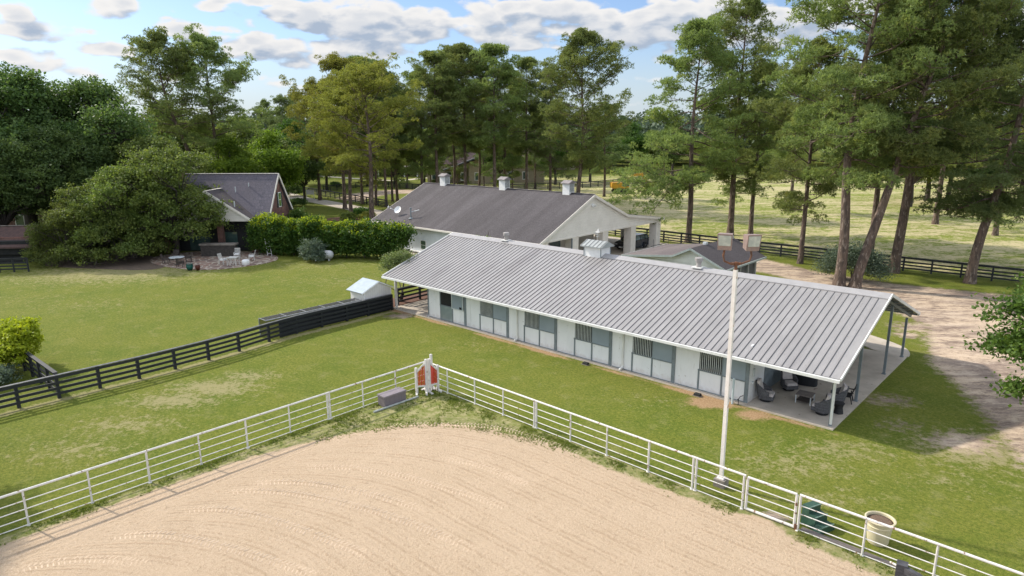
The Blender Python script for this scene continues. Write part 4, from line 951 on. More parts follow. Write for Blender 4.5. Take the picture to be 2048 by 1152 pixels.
# planter, mounting steps, ball, post
pl = thing('planter', (31.78, -8.02, 0), 'large cream plastic planter pot filled with dry soil outside the rails', 'planter')
MB().lathe([(.29, 0), (.31, .03), (.38, .62), (.40, .64), (.40, .66), (.385, .68), (.42, .80), (.455, .82), (.455, .85), (.41, .86), (.39, .83), (.385, .72)], (31.78, -8.02, 0), 32).build('pot', M_pot, pl, smooth=False)
MB().lathe([(.395, .76), (.3, .775), (.12, .79), (.0001, .785)], (31.78, -8.02, 0), 24).build('soil', M_soil, pl, smooth=True)
mb = thing('mounting_block', (30.0, -8.45, 0), 'dark green plastic three-step mounting block beside the rails', 'mounting block')
Mm = Matrix.Rotation(R_(-22), 3, 'Z'); b = MB()
for i, (x0, x1, h) in enumerate(((-.42, -.14, .68), (-.14, .14, .46), (.14, .42, .24))):
    b.add([Mm @ Vector(p)+Vector((30.02, -8.42, 0)) for p in [(x0, -.3-.03*i, 0), (x1, -.3-.03*i, 0), (x1, .3+.03*i, 0), (x0, .3+.03*i, 0), (x0, -.27, h), (x1, -.27, h), (x1, .27, h), (x0, .27, h)]], [(0, 3, 2, 1), (4, 5, 6, 7), (0, 1, 5, 4), (1, 2, 6, 5), (2, 3, 7, 6), (3, 0, 4, 7)])
b.build('steps', M_green_pl, mb)
b = MB()
for x1, h in ((-.14, .68), (.14, .46), (.42, .24)): b.box(Mm @ Vector((x1+.005, 0, h+.008))+Vector((30.02, -8.42, 0)), (.035, .57, .022), M=Mm)
b.build('tread_edge', pm('worn_green_edge', (.16, .24, .2), (.08, .14, .11), .5, 8), mb)
tag(MB().lathe([(.0001, -.06), (.04, -.045), (.06, 0), (.04, .045), (.0001, .06)], (0, 0, 0), 12).build('ball', M_teal, off=(30.42, -8.98, .07), smooth=True), 'small teal ball on the boards at the foot of the mounting block', 'ball')
ps = thing('timber_post', (33.05, -11.15, 0), 'thick black timber post and rail at the bottom right edge of the arena', 'post')
MB().box((33.02, -11.0, .7), (.27, .27, 1.4), rz=.12).build('post', M_timber, ps)
MB().beam((33.1, -11.05, 1.26), (35.2, -11.9, 1.26), .14, .2).build('rail', M_timber, ps)
tag(MB().tube([(32.55, -9.9, .62), (32.95, -10.75, 1.1)], .03, 8).build('pipe_end', M_railw, ps), 'short white pipe fixed to the black post')
for x_, lab in ((14.6, 'black plastic bait box on the ground below the third barred stable window'), (21.6, 'black plastic bait box on the ground below the last barred window beside the patio')):
    t = thing('bait_box', (x_, -.62, 0), lab, 'bait box'); MB().box((x_, -.62, .085), (.36, .24, .1), taper=.85).build('shell', M_dark, t); MB().box((x_, -.62, .015), (.42, .3, .03)).build('base', M_concd, t)
tag(MB().tube([(23.35, -.42, 0), (23.35, -.42, 1.28)], .055, 10).lathe([(.065, 0), (.065, .06), (.05, .08)], (23.35, -.42, 1.25), 10).build('standpipe', pm('pvc', (.5, .58, .6), (.42, .5, .52), .4, 4), off=(23.35, -.42, 0)), 'pale blue-white upright plastic pipe by the last stall', 'pipe')
tag(MB().tube([(23.62, -.35, 0), (23.62, -.35, .3), (23.66, -.25, .42), (23.75, -.12, .45)], .018, 6).tube([(23.62, -.35, .3), (23.6, -.42, .28)], .03, 6).build('water_tap', M_dark, off=(23.62, -.35, 0)), 'small dark garden tap at the corner of the stable wall', 'tap')
# patio furniture
def swivel_chair(loc, rz, label, blk=False):
    t = thing('wicker_chair', (loc[0], loc[1], .07), label, 'chair', 'wicker chairs on the stable patio', rz=rz); Mw = M_wickb if blk else M_wick
    MB().lathe([(.27, 0), (.29, .02), (.27, .05), (.12, .07), (.1, .14)], (0, 0, 0), 18).build('swivel_base', M_dark, t, local=True)
    n_ = 22; V = []; F = []
    for i in range(n_+1):
        a = R_(-118+236*i/n_); hh = .56+.40*max(0, math.cos(a*.78))**1.6; ra, rb = .42, .40
        for (r, z) in ((.86, .13), (1.0, .34), (1.04, hh), (.90, hh+.01), (.84, .30), (.80, .15)): V.append((-math.cos(a)*ra*r-.0-(.10 if z > .5 and abs(a) < 1 else 0)*math.cos(a), math.sin(a)*rb*r, z))
    for i in range(n_):
        for j in range(6): F.append((i*6+j, i*6+(j+1) % 6, (i+1)*6+(j+1) % 6, (i+1)*6+j))
    F += [tuple(range(6)), tuple(n_*6+j for j in range(6))[::-1]]
    MB().add(V, F).build('shell', Mw, t, local=True)
    MB().box((.06, 0, .23), (.64, .62, .2), taper=1.04).build('seat_frame', Mw, t, local=True)
    MB().box((.08, 0, .39), (.58, .54, .12), taper=.92).build('seat_cushion', M_cushion, t, local=True)
    MB().box((-.30, 0, .76), (.15, .54, .56), M=Matrix.Rotation(R_(-14), 3, 'Y'), taper=.85).build('back_cushion', M_cushion, t, local=True)
    return t
swivel_chair((24.45, .95), R_(12), 'grey wicker swivel chair with its back to the stable wall at the patio edge')
swivel_chair((24.75, 3.15), R_(-42), 'grey wicker swivel chair deep under the roof beside the covered grill')
swivel_chair((27.05, 1.15), R_(168), 'grey wicker swivel chair nearest the front corner post, its back to the lawn')
swivel_chair((27.15, 2.75), R_(205), 'grey wicker swivel chair with patterned pillow near the right edge of the patio')
for c_, rz, lab in (((24.85, 2.95, .72), R_(-42), 'black and white patterned pillow on the chair by the covered grill'), ((26.9, 2.65, .72), R_(205), 'black and white patterned pillow on the right-hand chair'), ((24.62, 1.0, .7), R_(12), 'black and white patterned pillow on the chair beside the stable wall')):
    tag(MB().box((0, 0, 0), (.13, .36, .36), M=Matrix.Rotation(rz, 3, 'Z') @ Matrix.Rotation(R_(-18), 3, 'Y') @ Matrix.Rotation(R_(40), 3, 'X'), taper=.9).build('throw_pillow', M_pillow, off=c_), lab, 'pillow')
for o_ in [o for o in C.objects if o.name.startswith('throw_pillow')]: o_.data.transform(Matrix.Translation(Vector(o_.location))) if False else None
tb = thing('coffee_table', (25.95, 2.05, .07), 'low square metal coffee table with dark slatted top between the chairs', 'table', rz=R_(4))
MB().box((0, 0, .42), (.74, .74, .04)).build('tabletop', M_teak, tb, local=True); MB().box((0, 0, .12), (.66, .66, .03)).build('shelf', M_dkf, tb, local=True)
for sx in (-1, 1):
    for sy in (-1, 1): MB().box((sx*.34, sy*.34, .2), (.045, .045, .4)).build('leg', M_gal, tb, local=True)
gc = thing('covered_grill', (25.0, 4.55, .07), 'barbecue grill under a black fabric cover', 'grill', rz=R_(10))
V = []; F = []
for (w_, d_, z_) in ((.68, .38, .0), (.66, .36, .55), (.70, .36, .8), (.62, .34, 1.02), (.40, .26, 1.16), (.1, .08, 1.19)):
    for j in range(16):
        a = 2*math.pi*j/16; c1, s1 = math.cos(a), math.sin(a); k = (abs(c1)**4+abs(s1)**4)**-.25; rr = 1+.035*math.sin(j*2.7+z_*3)
        V.append((c1*k*w_*rr, s1*k*d_*rr, z_))
for i in range(5):
    for j in range(16): F.append((i*16+j, i*16+(j+1) % 16, (i+1)*16+(j+1) % 16, (i+1)*16+j))
F.append(tuple(5*16+j for j in range(16))); MB().add(V, F).build('cover', M_blackcloth, gc, local=True, smooth=True)
dt = thing('drum_table', (27.6, 1.75, .07), 'small black wicker drum side table behind the front corner post', 'side table')
MB().lathe([(.22, 0), (.2, .12), (.17, .26), (.2, .42), (.25, .5), (.0001, .51)], (27.6, 1.75, .07), 18).build('drum', M_wickb, dt)
ac = thing('slatted_chair', (27.4, 3.45, .07), 'black high-backed chair with curved arms at the patio edge', 'chair', rz=R_(190))
b = MB().box((0, 0, .34), (.5, .52, .05)); b.build('seat', M_wickb, ac, local=True)
b = MB(); [b.beam((-.22, -.24+.08*k, .36), (-.42, -.27+.09*k, .98-.03*abs(k-3)), .07, .02, up=(1, 0, 0)) for k in range(7)]; b.build('backrest', M_wickb, ac, local=True)
for s_ in (-1, 1):
    MB().beam((-.35, s_*.31, .58), (.25, s_*.33, .56), .1, .03).build('armrest', M_wickb, ac, local=True)
    MB().beam((.2, s_*.29, 0), (.2, s_*.29, .56), .07, .04).build('leg', M_wickb, ac, local=True); MB().beam((-.32, s_*.27, 0), (-.2, s_*.27, .5), .07, .04).build('leg', M_wickb, ac, local=True)

# ---------------------------------------------------------------- car in the porch
car = thing('parked_car', (-4.9, 34.8, .03), 'black sport utility car parked under the garage porch', 'car')
def arch(y0, r=.36, k=7): return [(y0+r*math.cos(math.pi*i/k), .30+r*.95*math.sin(math.pi*i/k)) for i in range(k+1)]
c0 = np.array([-4.9, 34.8]); 
pr = [(-2.3, .32), (-2.36, .55), (-2.3, .82), (-1.9, .98), (-1.05, 1.08), (2.2, 1.1), (2.32, .9), (2.34, .5), (2.25, .32)]+arch(1.42)[::1]+[(1.0, .28)]+[(-1.0, .28)]+arch(-1.42)
b = MB(); k = len(pr); V = []
for sx, f_ in ((-.80, .98), (-.92, 1.), (.92, 1.), (.80, .98)):
    for (yy, zz) in pr: V.append((c0[0]+sx, c0[1]+yy*f_, zz+.03 if abs(sx) > .85 else zz+.045))
F = []
for r_ in range(3):
    for i in range(k): F.append((r_*k+i, r_*k+(i+1) % k, (r_+1)*k+(i+1) % k, (r_+1)*k+i))
F += [tuple(range(k)), tuple(3*k+i for i in range(k))[::-1]]
b.add(V, F); body = b.build('body', M_carp, car)
def loft(b, secs):
    V = []; F = []; k = len(secs[0])
    for s in secs: V += s
    for i in range(len(secs)-1):
        for j in range(k): F.append((i*k+j, i*k+(j+1) % k, (i+1)*k+(j+1) % k, (i+1)*k+j))
    F += [tuple(range(k))[::-1], tuple((len(secs)-1)*k+j for j in range(k))]; return b.add(V, F)
def sec(y0, y1, hw, z): return [(c0[0]-hw, c0[1]+y0, z), (c0[0]+hw, c0[1]+y0, z), (c0[0]+hw, c0[1]+y1, z), (c0[0]-hw, c0[1]+y1, z)]
loft(MB(), [sec(-1.15, 2.2, .86, 1.09), sec(-.55, 1.95, .73, 1.52)]).build('window', M_glass, car)
loft(MB(), [sec(-.5, 1.98, .72, 1.5), sec(-.3, 1.75, .66, 1.63)]).build('car_roof', M_carp, car)
b = MB()
for sx in (-1, 1):
    for (ya, yb) in ((-1.12, -.53), (.35, .4), (1.35, 1.4), (2.17, 1.93)): b.beam((c0[0]+sx*.865, c0[1]+ya, 1.09), (c0[0]+sx*.735, c0[1]+yb, 1.54), .05, .07)
b.build('pillar', M_carp, car)
for sx in (-1, 1):
    for yy in (-1.42, 1.42):
        Mx = Matrix.Rotation(math.pi/2, 3, 'Y')
        w_ = MB().lathe([(.2, -.11), (.34, -.11), (.36, -.08), (.36, .08), (.34, .11), (.2, .11)], (c0[0]+sx*.82, c0[1]+yy, .36), 20, M=Mx).build('wheel', M_tyre, car)
        MB().lathe([(.0001, -.115), (.21, -.1), (.21, .1), (.0001, .115)], (c0[0]+sx*.82, c0[1]+yy, .36), 14, M=Mx).build('rim', M_rim, w_)
    MB().box((c0[0]+sx*.68, c0[1]-2.29, .78), (.34, .1, .09)).build('headlight', M_lamp, car)
    MB().box((c0[0]+sx*.98, c0[1]-.75, 1.08), (.16, .1, .12)).build('mirror', M_carp, car)
MB().box((c0[0], c0[1]-2.36, .66), (.9, .05, .2)).build('grille', M_dark, car); MB().box((c0[0], c0[1]-2.37, .46), (.5, .04, .12)).build('number_plate', M_white, car)

# ---------------------------------------------------------------- brick house and its patio (own axes)
h0 = GD(567, 79); hs = thing('brick_house', (h0[0], h0[1], 0), 'red brick house with steep grey roof, green-shuttered gable window and white-gabled wing', 'house', rz=YAW+R_(-2))
def hb(b, name, m, par=hs): return b.build(name, m, par, local=True)
HZ, EZ2, HW = 8.55, 4.1, 3.7
b = MB(); b.b2(-19, -.15, -HW+.5, HW-.5, 0, EZ2); b.prism([(-HW+.5, EZ2), (HW-.5, EZ2), (0, HZ-.35)], 'x', -.3, -.15); b.prism([(-HW+.5, EZ2), (HW-.5, EZ2), (0, HZ-.35)], 'x', -19, -18.8); hb(b, 'wall', M_brick)
hr = hb(MB().prism([(-HW, EZ2-.1), (0, HZ), (HW, EZ2-.1), (HW, EZ2-.25), (0, HZ-.17), (-HW, EZ2-.25)], 'x', -19.5, .1), 'roof', M_sh3)
b = MB(); b.beam((.13, -HW, EZ2-.2), (.13, 0, HZ-.08), .06, .26); b.beam((.13, HW, EZ2-.2), (.13, 0, HZ-.08), .06, .26); b.beam((-19.5, 0, HZ+.02), (.1, 0, HZ+.02), .25, .06)
hb(b, 'fascia', M_cream)
wn = hb(MB().b2(-.15, -.1, -.1, .75, 4.6, 6.35), 'window', M_white); hb(MB().b2(-.1, -.08, -.02, .67, 4.7, 5.45).b2(-.1, -.08, -.02, .67, 5.5, 6.25), 'pane', pm('green_reflecting_glass', (.05, .14, .04), (.10, .22, .06), .1, 2, spec=.9), wn)
hb(MB().b2(-.15, -.1, -.5, -.12, 4.6, 6.35), 'shutter', pm('dark_shutter', (.02, .03, .03), None, .6, 3)); hb(MB().b2(-.15, -.1, .77, 1.1, 4.6, 6.35), 'shutter', MATS['dark_shutter'])
# front wing with the white gable
WX, WZ, WE, WW = -6.3, 6.95, 3.55, 5.3
b = MB(); b.prism([(WX-WW, WE), (WX, WZ), (WX+WW, WE), (WX+WW, WE-.13), (WX, WZ-.13), (WX-WW, WE-.13)], 'y', -5.3, -1.0); wr = hb(b, 'wing_roof', M_sh4)
hb(MB().prism([(WX-WW+.4, WE), (WX, WZ-.25), (WX+WW-.4, WE)], 'y', -5.0, -4.9), 'wing_gable', M_sid)
b = MB(); b.beam((WX-WW, -5.32, WE-.1), (WX, -5.32, WZ-.06), .05, .24); b.beam((WX+WW, -5.32, WE-.1), (WX, -5.32, WZ-.06), .05, .24); b.beam((WX, -5.3, WZ+.02), (WX, -1.2, WZ+.02), .22, .05); hb(b, 'wing_fascia', M_cream)
for x_ in (WX+WW-.35, WX+1.2, WX-WW+.35): hb(MB().b2(x_-.28, x_+.28, -5.25, -4.7, 0, WE-.1), 'column', M_brick)
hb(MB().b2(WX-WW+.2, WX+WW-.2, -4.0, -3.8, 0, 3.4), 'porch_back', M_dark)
hb(MB().b2(WX+1.0, WX+2.6, -4.02, -4.0, .1, 2.2), 'glazed_door', M_glass); hb(MB().b2(WX-3, WX-.6, -4.02, -4.0, .1, 2.2), 'glazed_door', M_glass)
b = MB(); b.add([(-.1, -3.8, 3.3), (4.3, -3.4, 2.55), (4.3, 1.0, 2.55), (-.1, .8, 3.3), (-.1, -3.8, 3.2), (4.3, -3.4, 2.45), (4.3, 1.0, 2.45), (-.1, .8, 3.2)], [(0, 1, 2, 3), (4, 7, 6, 5), (0, 4, 5, 1), (1, 5, 6, 2), (2, 6, 7, 3), (3, 7, 4, 0)]); hb(b, 'side_awning', M_blackcloth)
for y_ in (-3.3, .9): hb(MB().b2(4.15, 4.25, y_-.05, y_+.05, 0, 2.5), 'awning_post', M_dark)
for (x_, y_, z_, s_) in ((-4.5, -1.6, 6.85, .3), (-.9+0-2.6, -4.4, 5.4, .34), (-3.1, -1.1, 7.35, .2)): hb(MB().tube([(x_, y_, z_-.4), (x_, y_, z_+s_)], .07, 6), 'vent_pipe', M_gal)
ch = hb(MB().b2(-12.5, -11.2, -.6, .6, 7, 10.4), 'chimney', M_brick); hb(MB().b2(-12.6, -11.1, -.7, .7, 10.4, 10.6), 'chimney_cap', M_cream, ch)
h1 = GD(215, 93); h2 = thing('brick_house', (h1[0], h1[1], 0), 'part of a grey-roofed brick house glimpsed between the big oaks on the left', 'house', rz=YAW+R_(4))
b = MB().b2(-12, 5, -4, 4, 0, 5.2); b.prism([(-4, 5.2), (4, 5.2), (0, 9.4)], 'x', 4.8, 5); hb(b, 'wall', M_brick, h2)
hb(MB().prism([(-4.5, 5.0), (0, 9.8), (4.5, 5.0), (4.5, 4.85), (0, 9.6), (-4.5, 4.85)], 'x', -12.5, 5.4), 'roof', M_sh3, h2)
hb(MB().beam((5.4, -4.5, 4.95), (5.4, 0, 9.7), .08, .3).beam((5.4, 4.5, 4.95), (5.4, 0, 9.7), .08, .3), 'fascia', M_cream, h2)
for x_ in (-9, -4, 1): f_ = hb(MB().b2(x_-.6, x_+.6, -4.06, -4, 1.2, 2.8), 'window', M_white, h2); hb(MB().b2(x_-.5, x_+.5, -4.08, -4.06, 1.3, 2.7), 'pane', M_glass, f_)
h3p = G(30, 528); h3 = thing('outbuilding', (h3p[0], h3p[1], 0), 'low brick outbuilding with brown shingle roof at the far left edge', 'outbuilding', rz=YAW+R_(6))
hb(MB().b2(-12, 1.6, 1.4, 6, 0, 2.6), 'wall', M_brick, h3); hb(MB().b2(-12, 1.6, .6, 1.38, .9, 2.3).b2(-12, 1.4, 1.0, 1.38, 0, .9), 'open_front', M_dark, h3)
hb(MB().prism([(.2, 1.75), (3.6, 3.55), (7.4, 2.0), (3.6, 3.4), (.2, 1.6)], 'x', -12.4, 2.1), 'roof', pm('brown_shingle', (.10, .058, .05), (.07, .042, .038), .9, 3, bump=.01), h3)
hb(MB().beam((-12.4, 3.6, 3.58), (2.1, 3.6, 3.58), .3, .05).beam((2.13, .2, 1.7), (2.13, 3.6, 3.5), .05, .16), 'ridge_cap', M_concd, h3)
# stone patio
pa = catmull([G(*p)[:2] for p in [(300, 522), (318, 531), (355, 537), (400, 540), (450, 538), (500, 532), (535, 526), (556, 518), (540, 508), (480, 503), (400, 503), (320, 512)]], 5, True)
flat('stone_patio', [tuple(p) for p in pa], -.1, .04, M_flag)
ow = G(440, 512); owt = thing('low_wall', (ow[0], ow[1], 0), 'dark stone outdoor counter under the trees behind the patio chairs', 'counter', rz=YAW)
hb(MB().b2(-1.9, 1.9, -.35, .35, .04, 1.25), 'base', pm('dark_stone', (.07, .06, .052), (.045, .04, .036), .9, 5, bump=.02), owt); hb(MB().b2(-2.0, 2.0, -.45, .45, 1.25, 1.42), 'counter_top', M_concd, owt)
def garden_chair(px, py, rz, label, m=None, hi=1.05, name='garden_chair', grp='white garden chairs on the stone patio'):
    p = G(px, py, .04); t = thing(name, tuple(p), label, 'chair', grp, rz=rz); m = m or M_whtf
    MB().box((0, 0, .42), (.55, .55, .05)).build('seat', m, t, local=True)
    MB().box((.03, 0, .5), (.5, .48, .12)).build('cushion', M_white if m == M_whtf else M_dkf, t, local=True)
    b = MB()
    for k in range(5): b.beam((-.26, -.24+.12*k, .42), (-.42, -.24+.12*k, hi), .06, .025, up=(1, 0, 0))
    b.beam((-.42, -.28, hi), (-.42, .28, hi), .05, .07); b.build('backrest', m, t, local=True)
    for s_ in (-1, 1):
        MB().beam((-.33, s_*.29, .66), (.28, s_*.29, .64), .07, .03).build('armrest', m, t, local=True)
        for x_ in (-.25, .25): MB().beam((x_, s_*.27, 0), (x_, s_*.27, .64 if x_ > 0 else .45), .05, .05, up=(1, 0, 0)).build('leg', m, t, local=True)
    return t
garden_chair(447, 528, YAW+R_(-15), 'white cushioned garden chair left of the lattice table, facing right')
garden_chair(475, 517, YAW+R_(-80), 'white slat-backed garden chair behind the lattice table')
garden_chair(504, 521, YAW+R_(195), 'white garden chair at the right end of the group, facing left')
tp_ = G(467, 530, .04); t = thing('lattice_table', tuple(tp_), 'white garden table with lattice sides between the patio chairs', 'table', rz=YAW)
MB().box((0, 0, .8), (.95, .95, .05)).build('tabletop', M_whtf, t, local=True)
b = MB()
for k in range(3):
    for y_ in (-.42, .42): b.beam((-.42+.28*k, y_, .08), (-.14+.28*k, y_, .76), .03, .03); b.beam((-.14+.28*k, y_, .08), (-.42+.28*k, y_, .76), .03, .03)
b.build('lattice', M_whtf, t, local=True)
for sx in (-1, 1):
    for sy in (-1, 1): MB().box((sx*.44, sy*.44, .39), (.06, .06, .78)).build('leg', M_whtf, t, local=True)
q = G(492, 530, .04); t = thing('pouf', tuple(q), 'round white pouf at the front of the patio seating', 'pouf')
MB().lathe([(.3, 0), (.36, .06), (.38, .3), (.36, .5), (.28, .56), (.0001, .58)], tuple(q), 20).build('cover', M_white, t, smooth=True)
q = G(355, 529, .04); t = thing('dining_table', tuple(q), 'round pale-topped patio dining table under the tree', 'table')
MB().lathe([(.72, .74), (.74, .76), (.72, .79), (.0001, .8)], tuple(q), 24).build('tabletop', M_gal, t); MB().lathe([(.35, 0), (.08, .06), (.06, .72), (.3, .74)], tuple(q), 12).build('pedestal', M_dkf, t)
for k, (px, py, a, lb) in enumerate(((333, 527, 10, 'dark patio chair left of the round dining table'), (361, 534, 100, 'dark patio chair nearest the lawn at the round dining table'), (378, 524, 200, 'dark patio chair right of the round dining table'), (352, 519, -80, 'dark patio chair behind the round dining table'))):
    garden_chair(px, py, YAW+R_(a), lb, M_dkf, .95, 'patio_chair', 'dark chairs round the patio dining table')
for px, py, m_, r_, h_, lb in ((380, 540, pm('teal_glaze', (.012, .10, .085), (.01, .07, .06), .25, 4), .34, .62, 'dark teal glazed pot on the patio edge'), (396, 540, pm('oxblood_glaze', (.10, .022, .018), (.07, .02, .016), .3, 4), .24, .5, 'dark red pot beside the teal pot')):
    q = G(px, py, .04); t = thing('garden_pot', tuple(q), lb, 'pot'); MB().lathe([(r_*.6, 0), (r_*.95, h_*.4), (r_, h_*.75), (r_*.85, h_*.95), (r_*.95, h_), (r_*.8, h_*.98), (r_*.7, h_*.9)], tuple(q), 18).build('pot', m_, t, smooth=True); MB().lathe([(r_*.72, h_*.9), (.0001, h_*.92)], tuple(q), 12).build('soil', M_soil, t)
q = G(540, 512); t = thing('trellis', tuple(q), 'narrow white trellis frame leaning beside the brick porch column', 'trellis', rz=YAW)
b = MB(); b.beam((-.22, 0, 0), (-.42, 0, 1.9), .06, .05).beam((.22, 0, 0), (.02, 0, 1.9), .06, .05)
for k in range(5): z_ = .3+k*.38; b.beam((-.22-.105*z_, 0, z_), (.22-.105*z_, 0, z_), .05, .04)
b.build('frame', M_white, t, local=True)
q = G(646, 521); t = thing('gas_tank', tuple(q), 'white horizontal propane tank beside the grey-green shrub', 'tank', rz=YAW)
Mx = Matrix.Rotation(math.pi/2, 3, 'Y')
MB().lathe([(.0001, -1.15), (.2, -1.12), (.38, -1.0), (.46, -.8), (.47, 0), (.46, .8), (.38, 1.0), (.2, 1.12), (.0001, 1.15)], (0, 0, .62), 20, M=Mx).build('tank', M_tank, t, local=True, smooth=True)
MB().lathe([(.24, 0), (.24, .16), (.18, .26), (.0001, .3)], (-.25, 0, 1.06), 14).build('valve_dome', pm('tan_dome', (.45, .33, .2), (.36, .25, .15), .5, 3), t, local=True)
for x_ in (-.7, .7): MB().b2(x_-.06, x_+.06, -.3, .3, 0, .25).build('leg', M_tank, t, local=True)
# sign board by the drive
q = G(621, 398); t = thing('notice_board', tuple(q), 'small white board on posts in front of the driveway fence', 'sign', rz=YAW)
MB().b2(-.8, .8, -.03, .03, .9, 1.9).build('panel', M_white, t, local=True)
for x_ in (-.75, .75): MB().b2(x_-.05, x_+.05, .03, .1, 0, 1.9).build('post', M_white, t, local=True)
q = G(650, 398); t = thing('garden_bench', tuple(q), 'small black bench beside the driveway fence', 'bench', rz=YAW)
MB().b2(-.8, .8, -.2, .2, .42, .48).build('seat', M_black, t, local=True)
for x_ in (-.65, .65): MB().b2(x_-.04, x_+.04, -.18, .18, 0, .42).build('leg', M_black, t, local=True)

# ---------------------------------------------------------------- excavator
q = GD(1243, 148); ex = thing('excavator', tuple(q), 'yellow tracked excavator standing in the pasture behind the pines', 'excavator', rz=YAW+R_(3))
for y_ in (-1.1, 1.1):
    MB().prism([(-1.9, .15), (-1.6, 0), (1.6, 0), (1.9, .15), (2.05, .5), (1.8, .9), (1.5, 1.0), (-1.5, 1.0), (-1.8, .9), (-2.05, .5)], 'y', y_-.3, y_+.3).build('track', M_tyre, ex, local=True)
b = MB().b2(-2.3, -.2, -1.25, 1.25, 1.15, 2.45); b.b2(-.2, 1.4, -1.25, 1.25, 1.15, 1.6); b.b2(-2.45, -2.3, -1.15, 1.15, 1.3, 2.3); b.build('body', M_yel, ex, local=True)
cb = MB().add([(0, -1.2, 1.6), (1.35, -1.2, 1.6), (1.35, -.2, 1.6), (0, -.2, 1.6), (0, -1.15, 3.1), (1.05, -1.15, 3.1), (1.05, -.25, 3.1), (0, -.25, 3.1)], [(0, 3, 2, 1), (4, 5, 6, 7), (0, 1, 5, 4), (1, 2, 6, 5), (2, 3, 7, 6), (3, 0, 4, 7)]).build('cab', M_glass, ex, local=True); MB().b2(-.05, 1.1, -1.2, -.2, 3.1, 3.2).build('cab_roof', M_yel, cb, local=True)
MB().beam((.9, .3, 1.7), (2.6, .3, 4.0), .35, .55).beam((2.5, .3, 3.9), (4.6, .3, 4.1), .32, .5).build('boom', M_yel, ex, local=True)
MB().beam((4.4, .3, 4.3), (6.1, .3, 1.9), .28, .42).build('stick', M_yel, ex, local=True); MB().prism([(5.7, 1.9), (6.5, 1.8), (6.7, 1.1), (6.1, .5), (5.5, .9)], 'y', -.25, .85).build('bucket', M_rust, ex, local=True)

# ---------------------------------------------------------------- far houses
q = GD(985, 183); fh = thing('distant_house', tuple(q), 'large tan house with brown roof behind the pines beyond the garage', 'house', rz=YAW+R_(-4))
def fb(b, name, m, par): return b.build(name, m, par, local=True)
b = MB().b2(-18, 14, 0, 12, 0, 5.4); b.b2(-6, 3, -4, 0, 0, 5.0); b.prism([(-9, 4.2), (3.2, 4.2), (3.2, 9.2)], 'y', -3.9, -3.7); fb(b, 'wall', M_tan, fh)
hr_ = fb(MB().prism([(-1, 5.2), (6, 10.6), (13, 5.2), (13, 5.0), (6, 10.3), (-1, 5.0)], 'x', -19, 15), 'roof', M_sh5, fh)
b = MB().prism([(-13, 3.6), (3.2, 9.4), (3.2, 9.1), (-13, 3.3)], 'y', -6, 1); fb(b, 'pale_lean_roof', pm('pale_metal_slats', (.10, .11, .12), (.07, .08, .09), .5, 2), fh)
b = MB()
for k in range(26): b.beam((-12.8, -5.9+k*.27, 3.72), (3.0, -5.9+k*.27, 9.45), .11, .05)
fb(b, 'roof_batten', M_white, fh)
for x_ in (-16, -12, -7.4, -3.6, 5, 9): f_ = fb(MB().b2(x_-.8, x_+.8, -.12 if x_ > -10 and x_ > 4 or x_ < -8 else -4.12, (-.12 if x_ > 4 or x_ < -8 else -4.12)+.15, .8, 3.0), 'window', M_white, fh); fb(MB().b2(x_-.6, x_+.6, (-.16 if x_ > 4 or x_ < -8 else -4.16), (-.16 if x_ > 4 or x_ < -8 else -4.16)+.05, 1.0, 2.8), 'pane', M_glass, f_)
q = GD(765, 210); f2 = thing('distant_house', tuple(q), 'pale low house with white porch posts seen between pine trunks', 'house', rz=YAW+R_(3))
fb(MB().b2(-7, 16, 2, 10, 0, 3.4), 'wall', pm('pale_brick_far', (.30, .22, .18), (.26, .19, .16), .8, 1), f2); fb(MB().b2(-5, 12, -1.6, 1.8, 3.0, 3.3), 'porch_roof', M_cream, f2)
for x_ in (-4.6, -1, 3, 7, 11): fb(MB().b2(x_-.18, x_+.18, -1.5, -1.1, 0, 3.0), 'porch_post', M_white, f2)
fb(MB().b2(-4, 11, 1.9, 1.98, .2, 2.7), 'porch_opening', M_dark, f2)
fb(MB().prism([(1, 3.3), (6, 7.4), (11, 3.3), (11, 3.1), (6, 7.2), (1, 3.1)], 'x', -8, 17), 'roof', M_sh5, f2)
q = GD(1122, 250); f3 = thing('distant_barn', tuple(q), 'far barn with turquoise metal roof showing between pine crowns', 'barn', rz=YAW+R_(-12))
fb(MB().b2(-5, 5, -4, 4, 0, 5.2), 'wall', M_tan, f3); fb(MB().prism([(-4.6, 5.2), (0, 8.4), (4.6, 5.2), (4.6, 5.0), (0, 8.2), (-4.6, 5.0)], 'x', -5.6, 5.6), 'roof', pm('turquoise_metal', (.03, .36, .32), (.03, .3, .27), .4, 1), f3)
# ---------------------------------------------------------------- vegetation
def unit(v): return v/(np.linalg.norm(v, axis=-1, keepdims=True)+1e-9)
def needles(P, out, rs, ln=.34, wd=.075, k=7):
    "star of k pointed blades at every P, splayed round the direction out"
    n_ = len(P); d = unit(out[:, None, :]*.75+rs.normal(size=(n_, k, 3))*.75)
    L = ln*rs.uniform(.6, 1.25, (n_, k, 1)); s = unit(np.cross(d, rs.normal(size=(n_, k, 3))))*wd*.5
    c = P[:, None, :]; a = c+d*L*.12-s; b = c+d*L*.12+s; t = c+d*L
    V = np.stack([a, b, t], 2).reshape(-1, 3); return V, np.arange(len(V)).reshape(-1, 3)
def leaves(P, rs, size=.2, out=None, asp=.7):
    n_ = len(P); nrm = rs.normal(size=(n_, 3)); nrm[:, 2] = np.abs(nrm[:, 2])*.9+.25
    if out is not None: nrm = nrm+out*.8
    nrm = unit(nrm); a = unit(np.cross(nrm, rs.normal(size=(n_, 3)))); b = np.cross(nrm, a)
    s = size*rs.uniform(.55, 1.3, (n_, 1)); V = np.stack([P-a*s*.5, P+b*s*.5*asp, P+a*s*.5, P-b*s*.5*asp], 1).reshape(-1, 3)
    return V, np.arange(len(V)).reshape(-1, 4)
